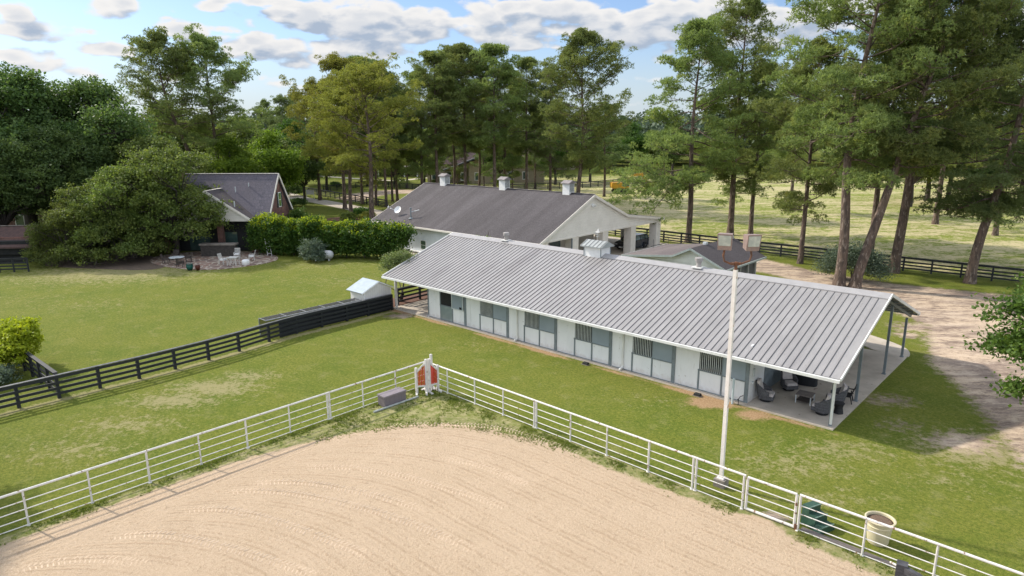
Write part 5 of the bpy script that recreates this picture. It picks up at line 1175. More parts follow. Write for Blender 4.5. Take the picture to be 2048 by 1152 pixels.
def tubes(b, pts, r0, r1, nn=5): b.tube(pts, list(np.linspace(r0, r1, len(pts))), nn, cap=False)
def pine_parts(seed, H, R, extra=(), up0=-6, cb=.3, r=.38, lean=(0, 0), nl=40, dens=1., pad=1.0, topf=.6, droop=.0, needle=.36):
    rs = np.random.RandomState(seed); b = MB(); lean = np.array([*lean, 0.])
    wob = rs.normal(size=2)*H*.012; ph = rs.rand()*6
    def axis_(t): return np.array([0, 0, H*t])+lean*t**1.15+np.array([wob[0]*math.sin(t*5+ph), wob[1]*math.sin(t*6.5+ph+1), 0])*min(1, t*3)
    def rad(t): return max(.035, r*(1-t)**.75*(1+.35*math.exp(-t*60)))
    ts = np.linspace(0, .985, 22); b.tube([axis_(t)-np.array([0, 0, .25 if t == 0 else 0]) for t in ts], [rad(t) for t in ts], 10, cap=False)
    CP, CR = [], []
    az = rs.rand()*6
    for i in range(nl+len(extra)):
        s = (i+.2+.6*rs.rand())/nl; t = cb+(1-cb)*s*.985; az += 2.4+rs.normal()*.35
        if i >= nl: s = .1
        env = (1-max(0, (s-topf))/(1-topf+1e-6))**.5 if s > topf else (.62+.38*min(1, s/.3))
        env = max(env, .18); L = R*env*rs.uniform(.62, 1.08)
        if s < .16 and rs.rand() < .35: L *= .45
        el = R_(up0+4-droop*20+(48-up0)*s**1.4+rs.normal()*12)
        if i >= nl: t, az, L, el = extra[i-nl]
        d = np.array([math.cos(az)*math.cos(el), math.sin(az)*math.cos(el), math.sin(el)])
        p = axis_(t); pts = [p]; k = 6; bend = rs.normal(size=3)*.10
        for j in range(k):
            d = unit(d+bend*.6+rs.normal(size=3)*.10+np.array([0, 0, .07 if j > 2 else -.02-droop*.08])); p = p+d*L/k; pts.append(p)
        rl = max(.03, min(rad(t)*.42, .02+.017*L)); tubes(b, pts, rl, .016)
        for j in range(2, k+1):
            f = j/k
            if f > .5: CP.append(pts[j]+rs.normal(size=3)*.2+np.array([0, 0, .25])); CR.append(.85+.4*rs.rand())
            ns = rs.randint(1, 3) if j < k else 3
            for q in range(ns):
                side = unit(np.cross(d, [0, 0, 1]))*rs.choice([-1, 1]); dd = unit(d*.55+side*.9+rs.normal(size=3)*.3+np.array([0, 0, .18])); l2 = L*rs.uniform(.18, .40)*(1.15-f*.45)+.4
                e = pts[j]+dd*l2; m_ = pts[j]+dd*l2*.5+np.array([0, 0, -.06])
                tubes(b, [pts[j], m_, e], rl*.4+.006, .01, 3)
                CP.append(e+np.array([0, 0, rs.uniform(-.1, .55)])); CR.append(rs.uniform(.7, 1.35))
                if l2 > 1.4 and rs.rand() < .6: CP.append(m_+rs.normal(size=3)*.2); CR.append(.6)
    for i in range(6): CP.append(axis_(.985)+rs.normal(size=3)*np.array([.7, .7, .5])); CR.append(.7)
    CP = np.array(CP); CR = np.array(CR)*pad*.70
    keep = rs.rand(len(CP)) > .05; CP, CR = CP[keep], CR[keep]
    nt_ = np.maximum(5, (CR**2*56*dens).astype(int)); idx = np.repeat(np.arange(len(CP)), nt_)
    u = unit(rs.normal(size=(len(idx), 3))); u[:, 2] = np.where(u[:, 2] < -.45, -u[:, 2], u[:, 2]); u = unit(u); rr = rs.uniform(.62, 1., (len(idx), 1))
    P = CP[idx]+u*rr*CR[idx][:, None]*np.array([1, 1, .72]); out = unit(u+np.array([0, 0, .55]))
    V, F = needles(P, out, rs, needle*.78, needle*.22, 6)
    return b, V, F
TREES = {}
def base_tree(key, name, fn, bark, leaf):
    b, V, F = fn(); TREES[key] = (b, V, F, bark, leaf)
PROTO = {}
def plant(name, loc, rz, sc, label, cat, group, key, leaf=None, bark=None):
    "first use builds the meshes, later uses copy the thing and its parts"
    k = (key, leaf.name if leaf else '')
    b, V, F, bk, lf = TREES[key]
    if k not in PROTO:
        t = thing(name, tuple(loc), label, cat, group, rz)
        tr = b.build('trunk', bark or bk, t, local=True, smooth=True)
        cr = raw('crown', V, F, leaf or lf, t); PROTO[k] = t
    else:
        t = copy_tree(PROTO[k]); t.name = name; t.location = loc; t.rotation_euler = (0, 0, rz); t['label'] = label; t['category'] = cat
        if 'group' in t and not group: del t['group']
        if group: t['group'] = group
    t.scale = (sc, sc, sc) if isinstance(sc, (int, float)) else sc
    return t
def lob(seed, lobes, n_, size, trunk=None, thick=.35, asp=.7, flatb=-.6, bk=M_bark2, clump=26, cr=.5, fill=.15, holes=0):
    "broadleaf crown: leaf clumps over the skin of overlapping lobes, limbs reaching into them"
    rs = np.random.RandomState(seed); b = MB(); L = np.array(lobes, float)
    area = (L[:, 3]*L[:, 4]+L[:, 3]*L[:, 5]+L[:, 4]*L[:, 5]); w_ = area/area.sum(); idx = rs.choice(len(L), n_, p=w_)
    u = unit(rs.normal(size=(n_, 3))); u[:, 2] = np.where(u[:, 2] < flatb, -u[:, 2]*.6, u[:, 2])
    rr = 1-thick*rs.rand(n_)**1.5; inn = rs.rand(n_) < fill; rr = np.where(inn, rs.uniform(.3, .8, n_), rr)
    bumpy = 1+.16*np.sin(u[:, 0]*7+idx)+.15*np.sin(u[:, 1]*9+u[:, 2]*6+idx*2)+.10*rs.normal(size=n_)
    CPt = L[idx, :3]+u*L[idx, 3:6]*(rr*bumpy)[:, None]
    CPt = CPt[CPt[:, 2] > .15]
    if holes:
        q = CPt/max(L[:, 3].max(), .5)*holes; hv = np.sin(q[:, 0]*2.1+seed)*np.sin(q[:, 1]*2.3+1.3)+np.sin(q[:, 2]*2.9+seed*2)*np.sin(q[:, 0]*1.3+q[:, 1]*1.9); CPt = CPt[hv < .62]
    P = np.repeat(CPt, clump, 0); P = P+rs.normal(size=P.shape)*np.array([cr, cr, cr*.6])
    V, F = leaves(P, rs, size, None, asp)
    if trunk is not None:
        base, fork, r0 = trunk; base = np.array(base, float); fork = np.array(fork, float)
        b.tube([base-np.array([0, 0, .3]), base+(fork-base)*.4+rs.normal(size=3)*.1, fork], [r0*1.3, r0, r0*.85], 9, cap=False)
        for l in L:
            c = l[:3]+np.array([0, 0, -l[5]*.2]); m_ = fork+(c-fork)*.5+rs.normal(size=3)*.5+np.array([0, 0, .3])
            r1 = r0*.5*min(1, l[3]/3.5+.3); tubes(b, [fork, m_, c], r1, r1*.4, 6)
            for j in range(7):
                e = l[:3]+unit(rs.normal(size=3))*l[3:6]*.85; tubes(b, [m_ if j < 2 else c, (c+e)/2+rs.normal(size=3)*.25, e], r1*.35, .02, 4)
    return b, V, F
def rnd_lobes(seed, H, R, zb, n_=9, rl=.45, top=.9):
    rs = np.random.RandomState(seed); out = []
    zc = (H+zb)/2; hz = (H-zb)/2
    for i in range(n_):
        a = i*2.4+rs.rand()*.6; q = math.sqrt((i+.5)/n_)*(1-rl)*R; zz = zc+hz*(1-rl)*rs.uniform(-.9, 1.)*(1-(q/R)**2*.7)
        s = R*rl*rs.uniform(.8, 1.2); out.append((q*math.cos(a), q*math.sin(a), zz, s, s, min(s*.8, hz)))
    out.append((0, 0, H-R*rl*.75, R*rl, R*rl, R*rl*.75)); return out

# --- pines: hero trees get their own growth, others share six growths
rl_ = lambda k, f=0: (RT[0]*k+FW[0]*f, RT[1]*k+FW[1]*f)
Tp = lambda key, *a, leaf=L_pine, **k: base_tree(key, 'pine', lambda: pine_parts(*a, **k), M_bark, leaf)
Tp('pA', 11, 27.5, 6.3, cb=.34, r=.44, nl=42, pad=1.12, lean=rl_(.6), dens=1.1)
Tp('pB', 12, 24.5, 6.0, cb=.42, r=.42, nl=44, pad=1.12, lean=rl_(6.5), dens=1.1)
Tp('pC', 13, 28, 6.8, cb=.32, r=.46, nl=44, pad=1.12, lean=rl_(1.6), dens=1.1)
Tp('pD', 14, 21.5, 6.6, cb=.28, r=.42, nl=36, pad=1.1, lean=rl_(2.6), dens=1.1, droop=.5)
Tp('pE', 15, 28.5, 5.6, cb=.24, r=.42, nl=44, topf=.7, pad=1.1)
Tp('pF', 16, 24.6, 6.4, cb=.28, r=.38, nl=42, pad=1.1, droop=.5, topf=.45, extra=[(.36, YAW+math.pi+a_, l_, e_) for a_, l_, e_ in ((0, 8.6, -.32), (.25, 7.6, -.42), (-.3, 7.8, -.25), (.1, 6.6, -.55), (-.12, 9.6, -.24), (.45, 6.8, -.3), (0.05, 8.0, -.46))])
Tp('pH', 17, 29, 8.8, cb=.24, r=.42, nl=58, pad=1.25, topf=.55, lean=rl_(1.))
Tp('pL', 18, 27.5, 9.0, cb=.46, r=.42, nl=42, topf=.35, lean=rl_(-4.5), up0=12, pad=1.15)
Tp('pM', 19, 27, 8.6, cb=.42, r=.42, nl=44, topf=.35, up0=12, pad=1.15)
Tp('pY', 20, 20.5, 7.6, cb=.36, r=.38, nl=36, topf=.7, up0=4, leaf=L_piney)
Tp('p1', 21, 26, 6.4, cb=.34, r=.34, nl=40, topf=.5, pad=1.1); Tp('p2', 22, 26, 6.0, cb=.40, r=.30, nl=36, pad=1.1, topf=.4, up0=4); Tp('p3', 23, 24, 6.8, cb=.26, r=.34, nl=40, topf=.4, pad=1.1)
PG = 'pines of the yard and the paddocks'
PL = [ # px, base row or D, top row, key, leaf, label
    (1677, 'y572', None, 'pA', None, 'tall pine with pale flaking trunk rising straight behind the stable roof'),
    (1708, 'y575', None, 'pB', None, 'big pine leaning right beside the straight pale trunk behind the stable'),
    (1786, 'y545', None, 'pC', L_pined, 'thick upright pine just inside the long black pasture fence'),
    (1939, 'y566', None, 'pD', L_pined, 'pine leaning slightly right at the dirt yard edge, rightmost full trunk'),
    (1739, 'y520', 22, 'p1', L_pined, 'slimmer pine standing in the pasture behind the leaning pine'),
    (1460, 'y470', 8, 'pE', None, 'tallest pine behind the tool shed, its crown reaching the upper frame'),
    (1376, 'y483', 62, 'pF', None, 'broad pine with low drooping boughs hiding the excavator'),
    (1501, 'y468', 150, 'p3', None, 'slender pine right of the tallest one behind the tool shed'),
    (2118, 'D60', 30, 'p3', L_pined, 'pine at the right frame edge of which only boughs show'),
    (1155, 'D115', 80, 'pH', None, 'lone broad-crowned pine behind the garage gable'),
    (1100, 'D135', 150, 'p3', L_pined, 'shorter dark pine left of the lone broad pine'),
    (1208, 'D140', 215, 'p3', L_pined, 'low dark pine right of the lone broad pine'),
    (745, 'y446', 165, 'pY', None, 'flat-topped yellow-green pine at the driveway island'),
    (703, 'y436', 205, 'pY', L_piney, 'yellowish pine in the driveway island left of the flat-topped one'),
    (690, 'y418', 128, 'p3', L_piney, 'golden-tipped pine with the highest crown left of the driveway group'),
    (725, 'y408', 128, 'p1', L_pined, 'dark pine behind the flat-topped yellow-green pine'),
    (752, 'y411', 132, 'p2', L_pined, 'dark narrow pine directly behind the flat-topped pine trunk'),
    (773, 'y413', 150, 'p2', L_pined, 'slim pine at the paddock fence end near the garage corner'),
    (785, 'y403', 205, 'p2', L_pine, 'thin pine in the clump left of the garage roof'),
    (795, 'y402', 190, 'p3', L_pine, 'pine on the right of the clump left of the garage roof'),
    (640, 'D135', 190, 'pY', L_piney, 'yellow-green pine at the left end of the driveway pines'),
    (846, 'D128', 152, 'p3', None, 'pine at the left end of the row behind the garage ridge'),
    (876, 'D126', 118, 'p1', None, 'second pine from the left in the row behind the garage ridge'),
    (908, 'D134', 108, 'p2', None, 'tall thin pine above the first garage cupola'),
    (932, 'D130', 104, 'p1', L_pine, 'pine above the middle of the garage roof, right of the tall thin one'),
    (958, 'D142', 118, 'p2', L_pined, 'dark pine set back in the middle of the row behind the garage'),
    (990, 'D127', 105, 'p1', None, 'full-crowned pine above the second garage cupola'),
    (1010, 'D140', 150, 'p3', L_pined, 'darker pine behind the second garage cupola'),
    (1053, 'D133', 130, 'p1', L_pine, 'pine between the second and third garage cupolas'),
    (405, 'D108', 92, 'pL', None, 'spreading pine leaning left above the brick house'),
    (445, 'D112', 95, 'pM', None, 'straight spreading pine standing right of the leaning one above the brick house'),
    (862, 'D158', 262, 'p3', L_pine, 'short pine in front of the tan house, left end'),
    (915, 'D150', 275, 'p3', L_pined, 'short dark pine before the tan house near the first cupola'),
    (968, 'D156', 268, 'p3', L_pined, 'short dark pine hiding the middle of the tan house'),
    (1025, 'D152', 262, 'p3', L_pine, 'short pine before the right end of the tan house'),
    (1070, 'D160', 235, 'p3', L_pined, 'dark pine between the tan house and the lone broad pine'),
    (815, 'D165', 255, 'p3', L_pine, 'short pine between the pale low house and the tan house'),
    (1580, 'D112', 150, 'p1', L_pine, 'pine in the pasture seen between the shed pines and the yard pines'),
    (1870, 'D95', 60, 'p1', L_pined, 'pine set back in the pasture right of the thick upright pine'),
    (1990, 'D84', 120, 'p3', None, 'pine set back beyond the fence near the right frame edge'),
    (1600, 'D66', 105, 'p3', L_pine, 'spreading pine left of the straight pale trunk beyond the fence'),
    (575, 'D215', 200, 'p3', L_pined, 'small dark pine far off between the two spreading pines and the driveway pines'),
    (600, 'D225', 196, 'p1', L_pined, 'far dark pine with a rounded top left of the golden-tipped pine'),
    (540, 'D230', 208, 'p3', L_pined, 'far dark pine just right of the two spreading pines'),
]
HK = {'pA': 27.5, 'pB': 24.5, 'pC': 28, 'pD': 21.5, 'pE': 28.5, 'pF': 24.6, 'pH': 29, 'pL': 27.5, 'pM': 27, 'pY': 20.5, 'p1': 26, 'p2': 26, 'p3': 24}
rr_ = random.Random(5)
for px, by, top, key, leaf, lab in PL:
    p = G(px, float(by[1:])) if by[0] == 'y' else GD(px, float(by[1:]))
    s = 1. if top is None else hgt(top, p)/HK[key]
    own = key in ('pA', 'pB', 'pC', 'pD', 'pL', 'pM', 'pH', 'pE', 'pF')
    sx = s if own else s*rr_.uniform(.9, 1.12)
    if key in ('p1', 'p2', 'p3') and s > .6: sx = max(sx, .82)
    plant('pine_tree', (p[0], p[1], 0), 0 if own else rr_.uniform(0, 6.2), (sx, sx, s), lab, 'pine tree', PG, key, leaf)

# --- oaks and other broadleaf trees
To = lambda key, *a, leaf=L_oak, **k: base_tree(key, 'oak', lambda: lob(*a, **k), M_bark2, leaf)
To('oA', 31, rnd_lobes(31, 20, 11.5, 3.0, 24, .27), 3600, .36, trunk=((0, 0, 0), (0, 0, 5), .75), cr=.46, clump=24, holes=3.0)
To('oB', 32, rnd_lobes(32, 18, 9.5, 2.5, 20, .29), 2900, .34, trunk=((0, 0, 0), (.3, 0, 4.5), .6), cr=.44, clump=24, holes=3.0)
To('oC', 33, rnd_lobes(33, 10, 6.0, .9, 22, .25)+[(4.6*math.cos(a_), 4.6*math.sin(a_), 2.4+.7*math.sin(a_*3), 1.3, 1.3, .9) for a_ in np.arange(0, 6.2, .9)], 1650, .21, trunk=((0, 0, 0), (.2, .1, 2.6), .32), cr=.27, clump=28, holes=2.6, leaf=L_oak2)
To('oD', 34, rnd_lobes(34, 9, 5.2, .6, 20, .27)+[(4.1*math.cos(a_), 4.1*math.sin(a_), 1.3+.4*math.sin(a_*3), 1.5, 1.5, 1.0) for a_ in np.arange(0, 6.2, .62)], 1650, .20, trunk=((0, 0, 0), (-.2, .1, 2.2), .28), cr=.26, clump=28, holes=2.6, leaf=L_oak2)
To('oE', 35, rnd_lobes(35, 14, 6.8, 2.0, 16, .31), 1400, .38, trunk=((0, 0, 0), (0, 0, 3.5), .35), cr=.6, clump=20, leaf=L_lime)
OL = [(70, 'D86', 135, 'oA', None, 20, 'large dark oak towering at the upper left', 0), (215, 'D90', 158, 'oA', None, 20, 'large dark oak second from the left, sloping down to the pines', 2.1), (-60, 'D80', 130, 'oB', None, 18, 'dark oak cut by the left frame edge', .5),
      (130, 'D80', 250, 'oB', L_oak, 18, 'lower dark oak with forked trunk in front of the two large oaks', 3.3), (15, 'D76', 300, 'oB', None, 18, 'dark oak hanging over the brown-roofed outbuilding', 1.9),
      (352, 'y505', 288, 'oC', None, 10, 'olive oak over the patio dining table', 0), (268, 'y515', 325, 'oC', None, 10, 'tall olive oak between the patio tree and the low trees', 2.4), (232, 'y520', 352, 'oD', None, 9, 'low olive oak with boughs sweeping down to the lawn', 0), (140, 'y524', 400, 'oD', None, 9, 'lowest olive tree at the left end of the lawn hedge line', 1.7), (330, 'D84', 268, 'oC', L_oak2, 10, 'pale-tipped olive tree behind the patio trees', 4.),
      (470, 'D112', 275, 'oE', None, 14, 'lime-green tree behind the brick house under the leaning pine', 0), (548, 'D122', 262, 'oE', None, 14, 'lime-green tree right of the brick house chimney line', 1.3), (505, 'D140', 238, 'oE', L_oak2, 14, 'olive tree behind the two lime-green trees', 2.2), (350, 'D125', 205, 'oE', L_oak2, 14, 'olive tree behind the big oaks, left of the leaning pine', 3),
      (610, 'D135', 290, 'oE', L_oak, 14, 'dark rounded tree at the start of the concrete drive', 4), (655, 'D158', 262, 'oE', L_oak, 14, 'dark tree on the far lawn beyond the paddock', 5), (590, 'D170', 240, 'oE', L_vine, 14, 'mid-green tree beyond the drive behind the dark rounded tree', .7), (700, 'D190', 250, 'oE', L_oak, 14, 'dark tree behind the driveway pines near the far house', 1.7),
      (612, 'D178', 262, 'oE', L_oak, 14, 'dark understorey tree behind the drive fence, leftmost of a row', 2.2), (735, 'D172', 268, 'oE', L_vine, 14, 'green understorey tree behind the flat-topped pine', 3.2), (790, 'D180', 258, 'oE', L_oak, 14, 'dark understorey tree left of the tan house', 4.2), (850, 'D168', 272, 'oE', L_oak2, 14, 'olive understorey tree before the left end of the tan house', 5.2), (905, 'D190', 250, 'oE', L_oak, 14, 'dark understorey tree rising behind the tan house roof', .4), (1000, 'D170', 270, 'oE', L_oak, 14, 'dark understorey tree before the right end of the tan house', 1.4), (1110, 'D175', 258, 'oE', L_vine, 14, 'green understorey tree beside the lone broad pine', 2.4), (1180, 'D185', 255, 'oE', L_oak, 14, 'dark understorey tree right of the lone broad pine', 3.4), (1345, 'D215', 250, 'oE', L_oak, 14, 'dark tree behind the drooping pine at the pasture edge', 4.4),
      (1262, 'D235', 246, 'oE', L_vine, 14, 'bushy mid-green tree at the far pasture edge behind the excavator', 2.7), (1305, 'D250', 262, 'oE', L_oak2, 14, 'olive tree right of the bushy one at the far pasture edge', 3.7), (1225, 'D225', 270, 'oE', L_oak, 14, 'dark tree left of the bushy one at the far pasture edge', 1.1), (830, 'D215', 270, 'oE', L_oak, 14, 'dark tree beside the pale low house', 5.1), (1075, 'D215', 262, 'oE', L_oak, 14, 'dark tree right of the tan house', .2),
      (1818, 'D118', 235, 'oE', L_oak2, 14, 'olive tree beyond the pasture left of the slim pale trunks', .9), (1852, 'D128', 215, 'oE', L_piney, 14, 'yellow-green tree with slim pale trunk beyond the pasture', 2.), (1896, 'D132', 225, 'oE', L_piney, 14, 'second yellow-green tree beyond the pasture', 3.), (1972, 'D120', 240, 'oE', L_oak, 14, 'dark tree beyond the pasture near the right edge', 4.2), (2040, 'D125', 215, 'oE', L_piney, 14, 'yellow-green tree beyond the pasture at the right edge', 5.), (1690, 'D190', 240, 'oE', L_oak, 14, 'dark tree at the back of the pasture behind the pale pine trunk', 1.), (1560, 'D210', 245, 'oE', L_vine, 14, 'green tree at the back of the pasture behind the shed pines', 2.9), (1420, 'D220', 252, 'oE', L_oak, 14, 'dark tree at the back of the pasture behind the tallest pine', 4.9)]
for px, by, top, key, leaf, H0, lab, rz in OL:
    p = G(px, float(by[1:])) if by[0] == 'y' else GD(px, float(by[1:])); s = hgt(top, p)/H0
    nm = 'oak_tree' if key != 'oE' else 'broadleaf_tree'
    plant(nm, (p[0], p[1], 0), rz, s, lab, 'tree', None, key, leaf, M_bark2)
# near oak whose boughs enter at the right edge, and the tree out of frame on the left that shades the sand
base_tree('near', 'oak', lambda: lob(41, [(0, 0, 5.6, 2.3, 2.3, 1.8), (-1.9, -1.6, 5.6, 1.5, 1.5, .9), (-2.2, -1.0, 3.9, 1.5, 1.3, .7), (-1.6, -2.3, 4.4, 1.2, 1.2, .7), (-1.6, -1.5, 2.2, 1.2, 1.1, .5), (1.5, 1, 5, 2, 2, 1.5), (1, -2, 4.6, 1.6, 1.6, 1.2), (-1, 1.6, 5.4, 1.7, 1.7, 1.3), (0, 0, 7, 1.6, 1.6, 1.2), (-.9, -.6, 3.2, 1., 1, .6)], 950, .19, trunk=((0, 0, 0), (0, 0, 2.4), .22), cr=.26, clump=30, thick=.6, fill=.3), M_bark2, L_near)
p = GD(2140, 26.5); plant('oak_tree', (p[0], p[1], 0), R_(0), (1.0, 1.0, .98), 'bright green oak whose boughs reach in at the right edge over the dirt yard', 'tree', None, 'near')
p = (3.4, -29.9); plant('oak_tree', (p[0], p[1], 0), 1.2, .8, 'oak standing just outside the left edge whose shade falls on the sand', 'tree', None, 'near', L_near)
# shrubs
def shrub(name, loc, lobes, n_, size, leaf, label, cat='shrub', cr=.14, clump=20, trunk=None, thick=.3, seed=1, flatb=-.6):
    b, V, F = lob(seed, lobes, n_, size, trunk, thick, .6, flatb, clump=clump, cr=cr)
    t = thing(name, (loc[0], loc[1], 0), label, cat)
    if trunk: b.build('stem', M_bark2, t, local=True)
    raw('foliage', V, F, leaf, t); return t
p = G(22, 742); shrub('golden_shrub', p, [(-.6, .2, 1.7, 1.5, 1.5, .9), (.5, 0, 1.45, 1.25, 1.3, .8), (0, .6, 2.1, 1.1, 1.1, .7), (0, -.3, .9, 1.1, 1.1, .7)], 900, .17, L_yell, 'bright golden-green rounded shrub at the left edge beside the short fence', cr=.11, clump=22, trunk=((0, 0, 0), (0, 0, .6), .09), seed=51)
p = G(-8, 775); shrub('low_shrub', p, [(0, 0, .5, .9, .8, .55), (-.8, .3, .45, .8, .8, .5)], 200, .12, L_grey, 'dull grey-green low plant in front of the golden shrub', cr=.12, seed=52)
p = G(628, 522); shrub('garden_shrub', p, [(0, 0, 1.15, 1.35, 1.3, 1.1), (.5, 0, .7, 1.1, 1.1, .7), (-.5, .2, .9, 1.1, 1.1, .8)], 480, .16, L_grey, 'grey-green rounded shrub left of the white gas tank', cr=.16, seed=53)
p = (-4.9, 1.3); shrub('crape_myrtle', p, [(-.7, -.1, 3.3, .75, .75, .6), (.0, .3, 3.5, .8, .8, .65), (-.5, -.6, 3.0, .6, .6, .5), (.1, .9, 3.4, .6, .6, .5)], 240, .13, L_myr, 'pale-tipped bushy tree growing against the left end of the stable roof', 'small tree', cr=.2, trunk=((0, 0, 0), (.1, .1, .7), .16), seed=54)
p = G(1702, 563); shrub('large_shrub', p, [(-1.2, 0, 1.7, 1.6, 1.5, 1.3), (.9, .4, 1.8, 1.7, 1.6, 1.4), (0, 0, 2.4, 1.4, 1.4, 1.1), (1.9, -.1, 1.1, 1.2, 1.2, .9), (-2, .2, .9, 1., 1., .8)], 560, .15, L_grey, 'grey-green feathery shrub round the feet of the two pines behind the stable', cr=.34, clump=26, seed=55, thick=.7, trunk=((0, 0, 0), (0, 0, .7), .1))
for px, py, r_, h_, lf, lab in ((596, 412, 1.5, 1.3, L_oak, 'dark clipped round bush at the edge of the concrete drive'), (588, 392, 2.0, 2.4, L_oak, 'dark bush behind the gable of the brick house'), (672, 374, 1.2, 1.2, L_oak, 'small dark bush in the round paddock corner'), (748, 352, 2.2, 3.6, L_oak, 'dark column bush in front of the pale low house'),
                             (697, 440, 1.2, 1.0, L_oak2, 'small olive bush at the left of the driveway island'), (722, 434, 1.5, 1.3, L_vine, 'green bush between the two driveway island trunks'), (735, 438, 1.1, .9, L_piney, 'yellowish low bush beside the big driveway island trunk'), (1005, 372, 2.2, 2.0, L_oak2, 'olive bush behind the garage ridge near the second cupola'), (880, 374, 2., 1.8, L_oak2, 'olive bush behind the garage ridge near the first cupola'), (1015, 356, 2.4, 2.2, L_oak, 'dark bush in front of the tan house')):
    p = G(px, py); shrub('bush', p, [(0, 0, h_*.5, r_, r_, h_*.55)], int(60+70*r_*r_), .24, lf, lab, cr=.2, clump=16, seed=int(px))
t = shrub('wall_climber', (-9.3, 15.2), [(0, 0, 2.6, .8, .4, .7), (.9, .1, 2.5, .5, .3, .5)], 90, .17, L_myr, 'leafy plant poking up between the stable ridge and the garage eave', cr=.15, seed=57, trunk=((0, 0, 0), (0, 0, 2.), .05))
p = h0; shrub('ivy', (h0[0]+RT[0]*1.2+FW[0]*2.8, h0[1]+RT[1]*1.2+FW[1]*2.8), [(0, 0, 2.6, 1.1, 1.1, 1.6), (.9, .9, 1.6, 1.2, 1.2, 1.2)], 260, .22, L_vine, 'dark ivy mass climbing the right corner of the brick house', 'climber', cr=.22, seed=58)
# wisteria hedge on its arbour between the house and the garage
A = G(520, 508); B_ = G(803, 519); hl = []; rs = np.random.RandomState(61); hd = unit(B_-A); hL = np.linalg.norm(B_-A); hn = np.array([-hd[1], hd[0], 0])
mid = (A+B_)/2
for i in range(24):
    s = i/23; q = A+(B_-A)*s+hn*(.5+.35*math.sin(i*1.9)) - mid; top = 3.8-.5*s+.42*math.sin(i*2.3)+.25*math.sin(i*.9)-(.25 if s > .93 else 0)+(.25 if s > .85 else 0)
    hl.append((q[0], q[1], top-.75, 1.15+.35*math.sin(i*1.7), 1.15+.3*math.sin(i*2.9), .75)); hl.append((q[0]-hn[0]*.5+.2*rs.normal(), q[1]-hn[1]*.5, top*.5, 1.0, 1.0, top*.42))
b, V, F = lob(62, hl, 4200, .27, None, .3, .6, -.9, clump=18, cr=.26, fill=.05)
hg = thing('vine_hedge', (mid[0], mid[1], 0), 'long tall vine-covered hedge with yellow-green top between house and garage', 'hedge')
raw('foliage', V, F, L_vine, hg)
cr_ = V.reshape(-1, 4, 3).mean(1); rs = np.random.RandomState(63); tops = []
for li, l in enumerate(hl[::2]):
    k = max(10, int(75-li*2.6)); u = unit(rs.normal(size=(k, 3))); u[:, 2] = np.abs(u[:, 2])*.8+.35; tops.append(np.array(l[:3])+unit(u)*np.array(l[3:6])*1.08)
Pt = np.repeat(np.concatenate(tops), 9, 0); Pt = Pt+rs.normal(size=Pt.shape)*.14; V, F = leaves(Pt, rs, .2, None, .6); raw('young_growth', V, F, L_yell if False else leaf_mat('young_vine_leaves', (.22, .34, .015), (.44, .54, .03), (.34, .46, .03), .4, 1.), hg)
for i in range(9):
    b = MB(); q = A+(B_-A)*i/8-mid; b.tube([(q[0], q[1], 0), (q[0]+.05, q[1], 2.6)], .07, 6)
    b.build('arbour_post', M_bark2, hg, local=True)
# mulch island round the driveway pines
ip = G(715, 438); flat('mulch_bed', [(ip[0]+3.6*math.cos(a)*RT[0]*1.4+3.0*math.sin(a)*FW[0], ip[1]+3.6*math.cos(a)*RT[1]*1.4+3.0*math.sin(a)*FW[1]) for a in np.linspace(0, 6.283, 25)[:-1]], -.1, .05, M_mulch)
flat('bark_bed', [(-6.5, -.4), (-4.05, -.4), (-4.05, 12.9), (-6.0, 12.9)], -.1, .05, M_mulch)
flat('shade_bed', [tuple(p) for p in catmull(px2([(95, 532), (200, 538), (290, 540), (330, 532), (300, 512), (180, 508), (100, 520)]), 5, True)], -.1, .02, pm('leaf_litter', (.14, .10, .07), (.09, .065, .05), .95, 2, 5, bump=.02))

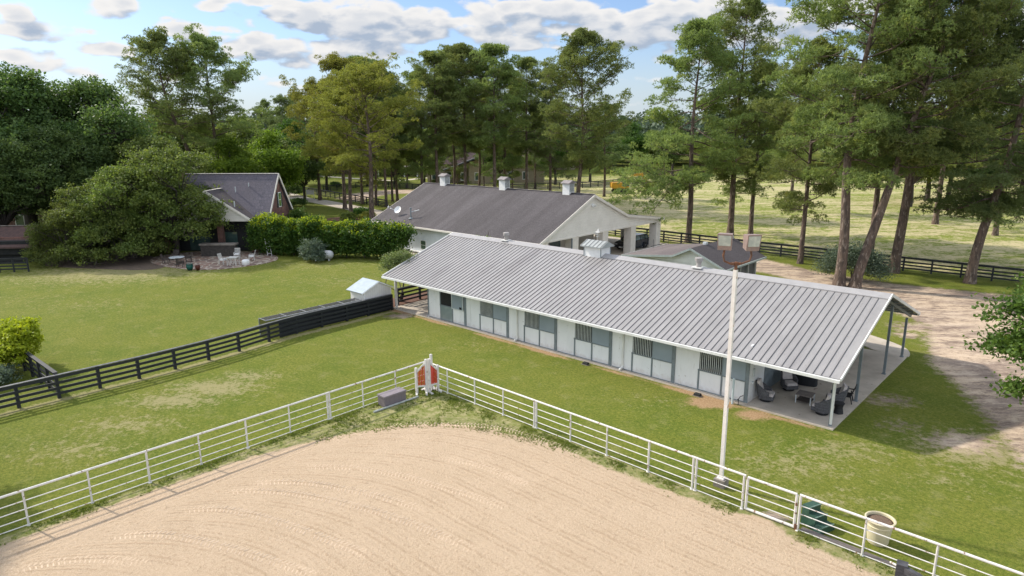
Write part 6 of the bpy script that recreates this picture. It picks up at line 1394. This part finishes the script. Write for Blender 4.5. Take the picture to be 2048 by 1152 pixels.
# --- far woods: one mass round the horizon
rs = np.random.RandomState(71); Pw = []
def woods(n_, D0, D1, L0, L1, h0_, h1_, R0, k):
    for i in range(n_):
        D = rs.uniform(D0, D1); Lx = rs.uniform(L0, L1)*D; c = CAM[:2]+FW*D+RT*Lx; h = rs.uniform(h0_, h1_); R = R0*rs.uniform(.7, 1.2)
        u = unit(rs.normal(size=(k, 3))); u[:, 2] = np.abs(u[:, 2])-.35; q = np.array([c[0], c[1], h*.55])+u*np.array([R, R, h*.45])*rs.uniform(.75, 1.05, (k, 1)); Pw.append(q[q[:, 2] > .2])
woods(230, 255, 330, -1.0, 1.0, 17, 24, 8, 130); woods(260, 330, 480, -1.0, 1.05, 21, 29, 10, 110); woods(220, 480, 800, -1.05, 1.05, 30, 38, 15, 90); woods(120, 226, 262, -.37, .07, 14, 21, 7, 150); woods(70, 262, 300, .05, .95, 14, 22, 7, 150); woods(60, 150, 250, -.95, -.36, 12, 18, 6, 160); woods(40, 170, 260, .62, .95, 12, 18, 6, 160)
Pw = np.concatenate(Pw); Pw = np.repeat(Pw, 3, 0)+rs.normal(size=(len(Pw)*3, 3))*1.0; V, F = leaves(Pw, rs, 2.0, None, .8)
fwd_ = raw('far_woods', V, F, L_far); tag(fwd_, 'continuous mass of distant woods along the horizon', 'woods', None, 'stuff')

# --- weeds along the arena rails and grass tufts on the near lawns
rs = np.random.RandomState(81)
def tufts(P, ln, wd, k, up=1.):
    out = np.tile(np.array([0, 0, up]), (len(P), 1)); return needles(P, out, rs, ln, wd, k)
def inarena(P): return (P[:, 0] > 10.05) & (P[:, 1] < -8.8)
W = []
y_ = rs.uniform(-34, -9.2, 5200); W.append(np.stack([10.2+np.abs(rs.normal(size=5200))*.28, y_, np.zeros(5200)], 1))
x_ = rs.uniform(10.2, 36, 6500); W.append(np.stack([x_, -9.15-np.abs(rs.normal(size=6500))*.30, np.zeros(6500)], 1))
n_ = 11000; q = np.stack([rs.uniform(10.2, 20, n_), rs.uniform(-17, -8.9, n_), np.zeros(n_)], 1); s = sdf(SANDE, q[:, 0], q[:, 1]); W.append(q[(s < .25+.3*rs.rand(n_)) & (sdf([(10.1, -60), (10.1, -8.9), (60, -9.6), (60, -60)], q[:, 0], q[:, 1]) > 0)])
W = np.concatenate(W); gate = (W[:, 0] > 27.6) & (W[:, 0] < 29.7); W = W[~gate]
nn_ = nz(W[:, 0], W[:, 1], 1.7, 12); W = W[nn_+rs.rand(len(W))*.9 > .5]
V, F = tufts(W, .10, .028, 5, .6); tag(raw('weeds', V, F, L_grass), 'rough weeds and grass tufts along the arena rails', 'weeds', None, 'stuff')
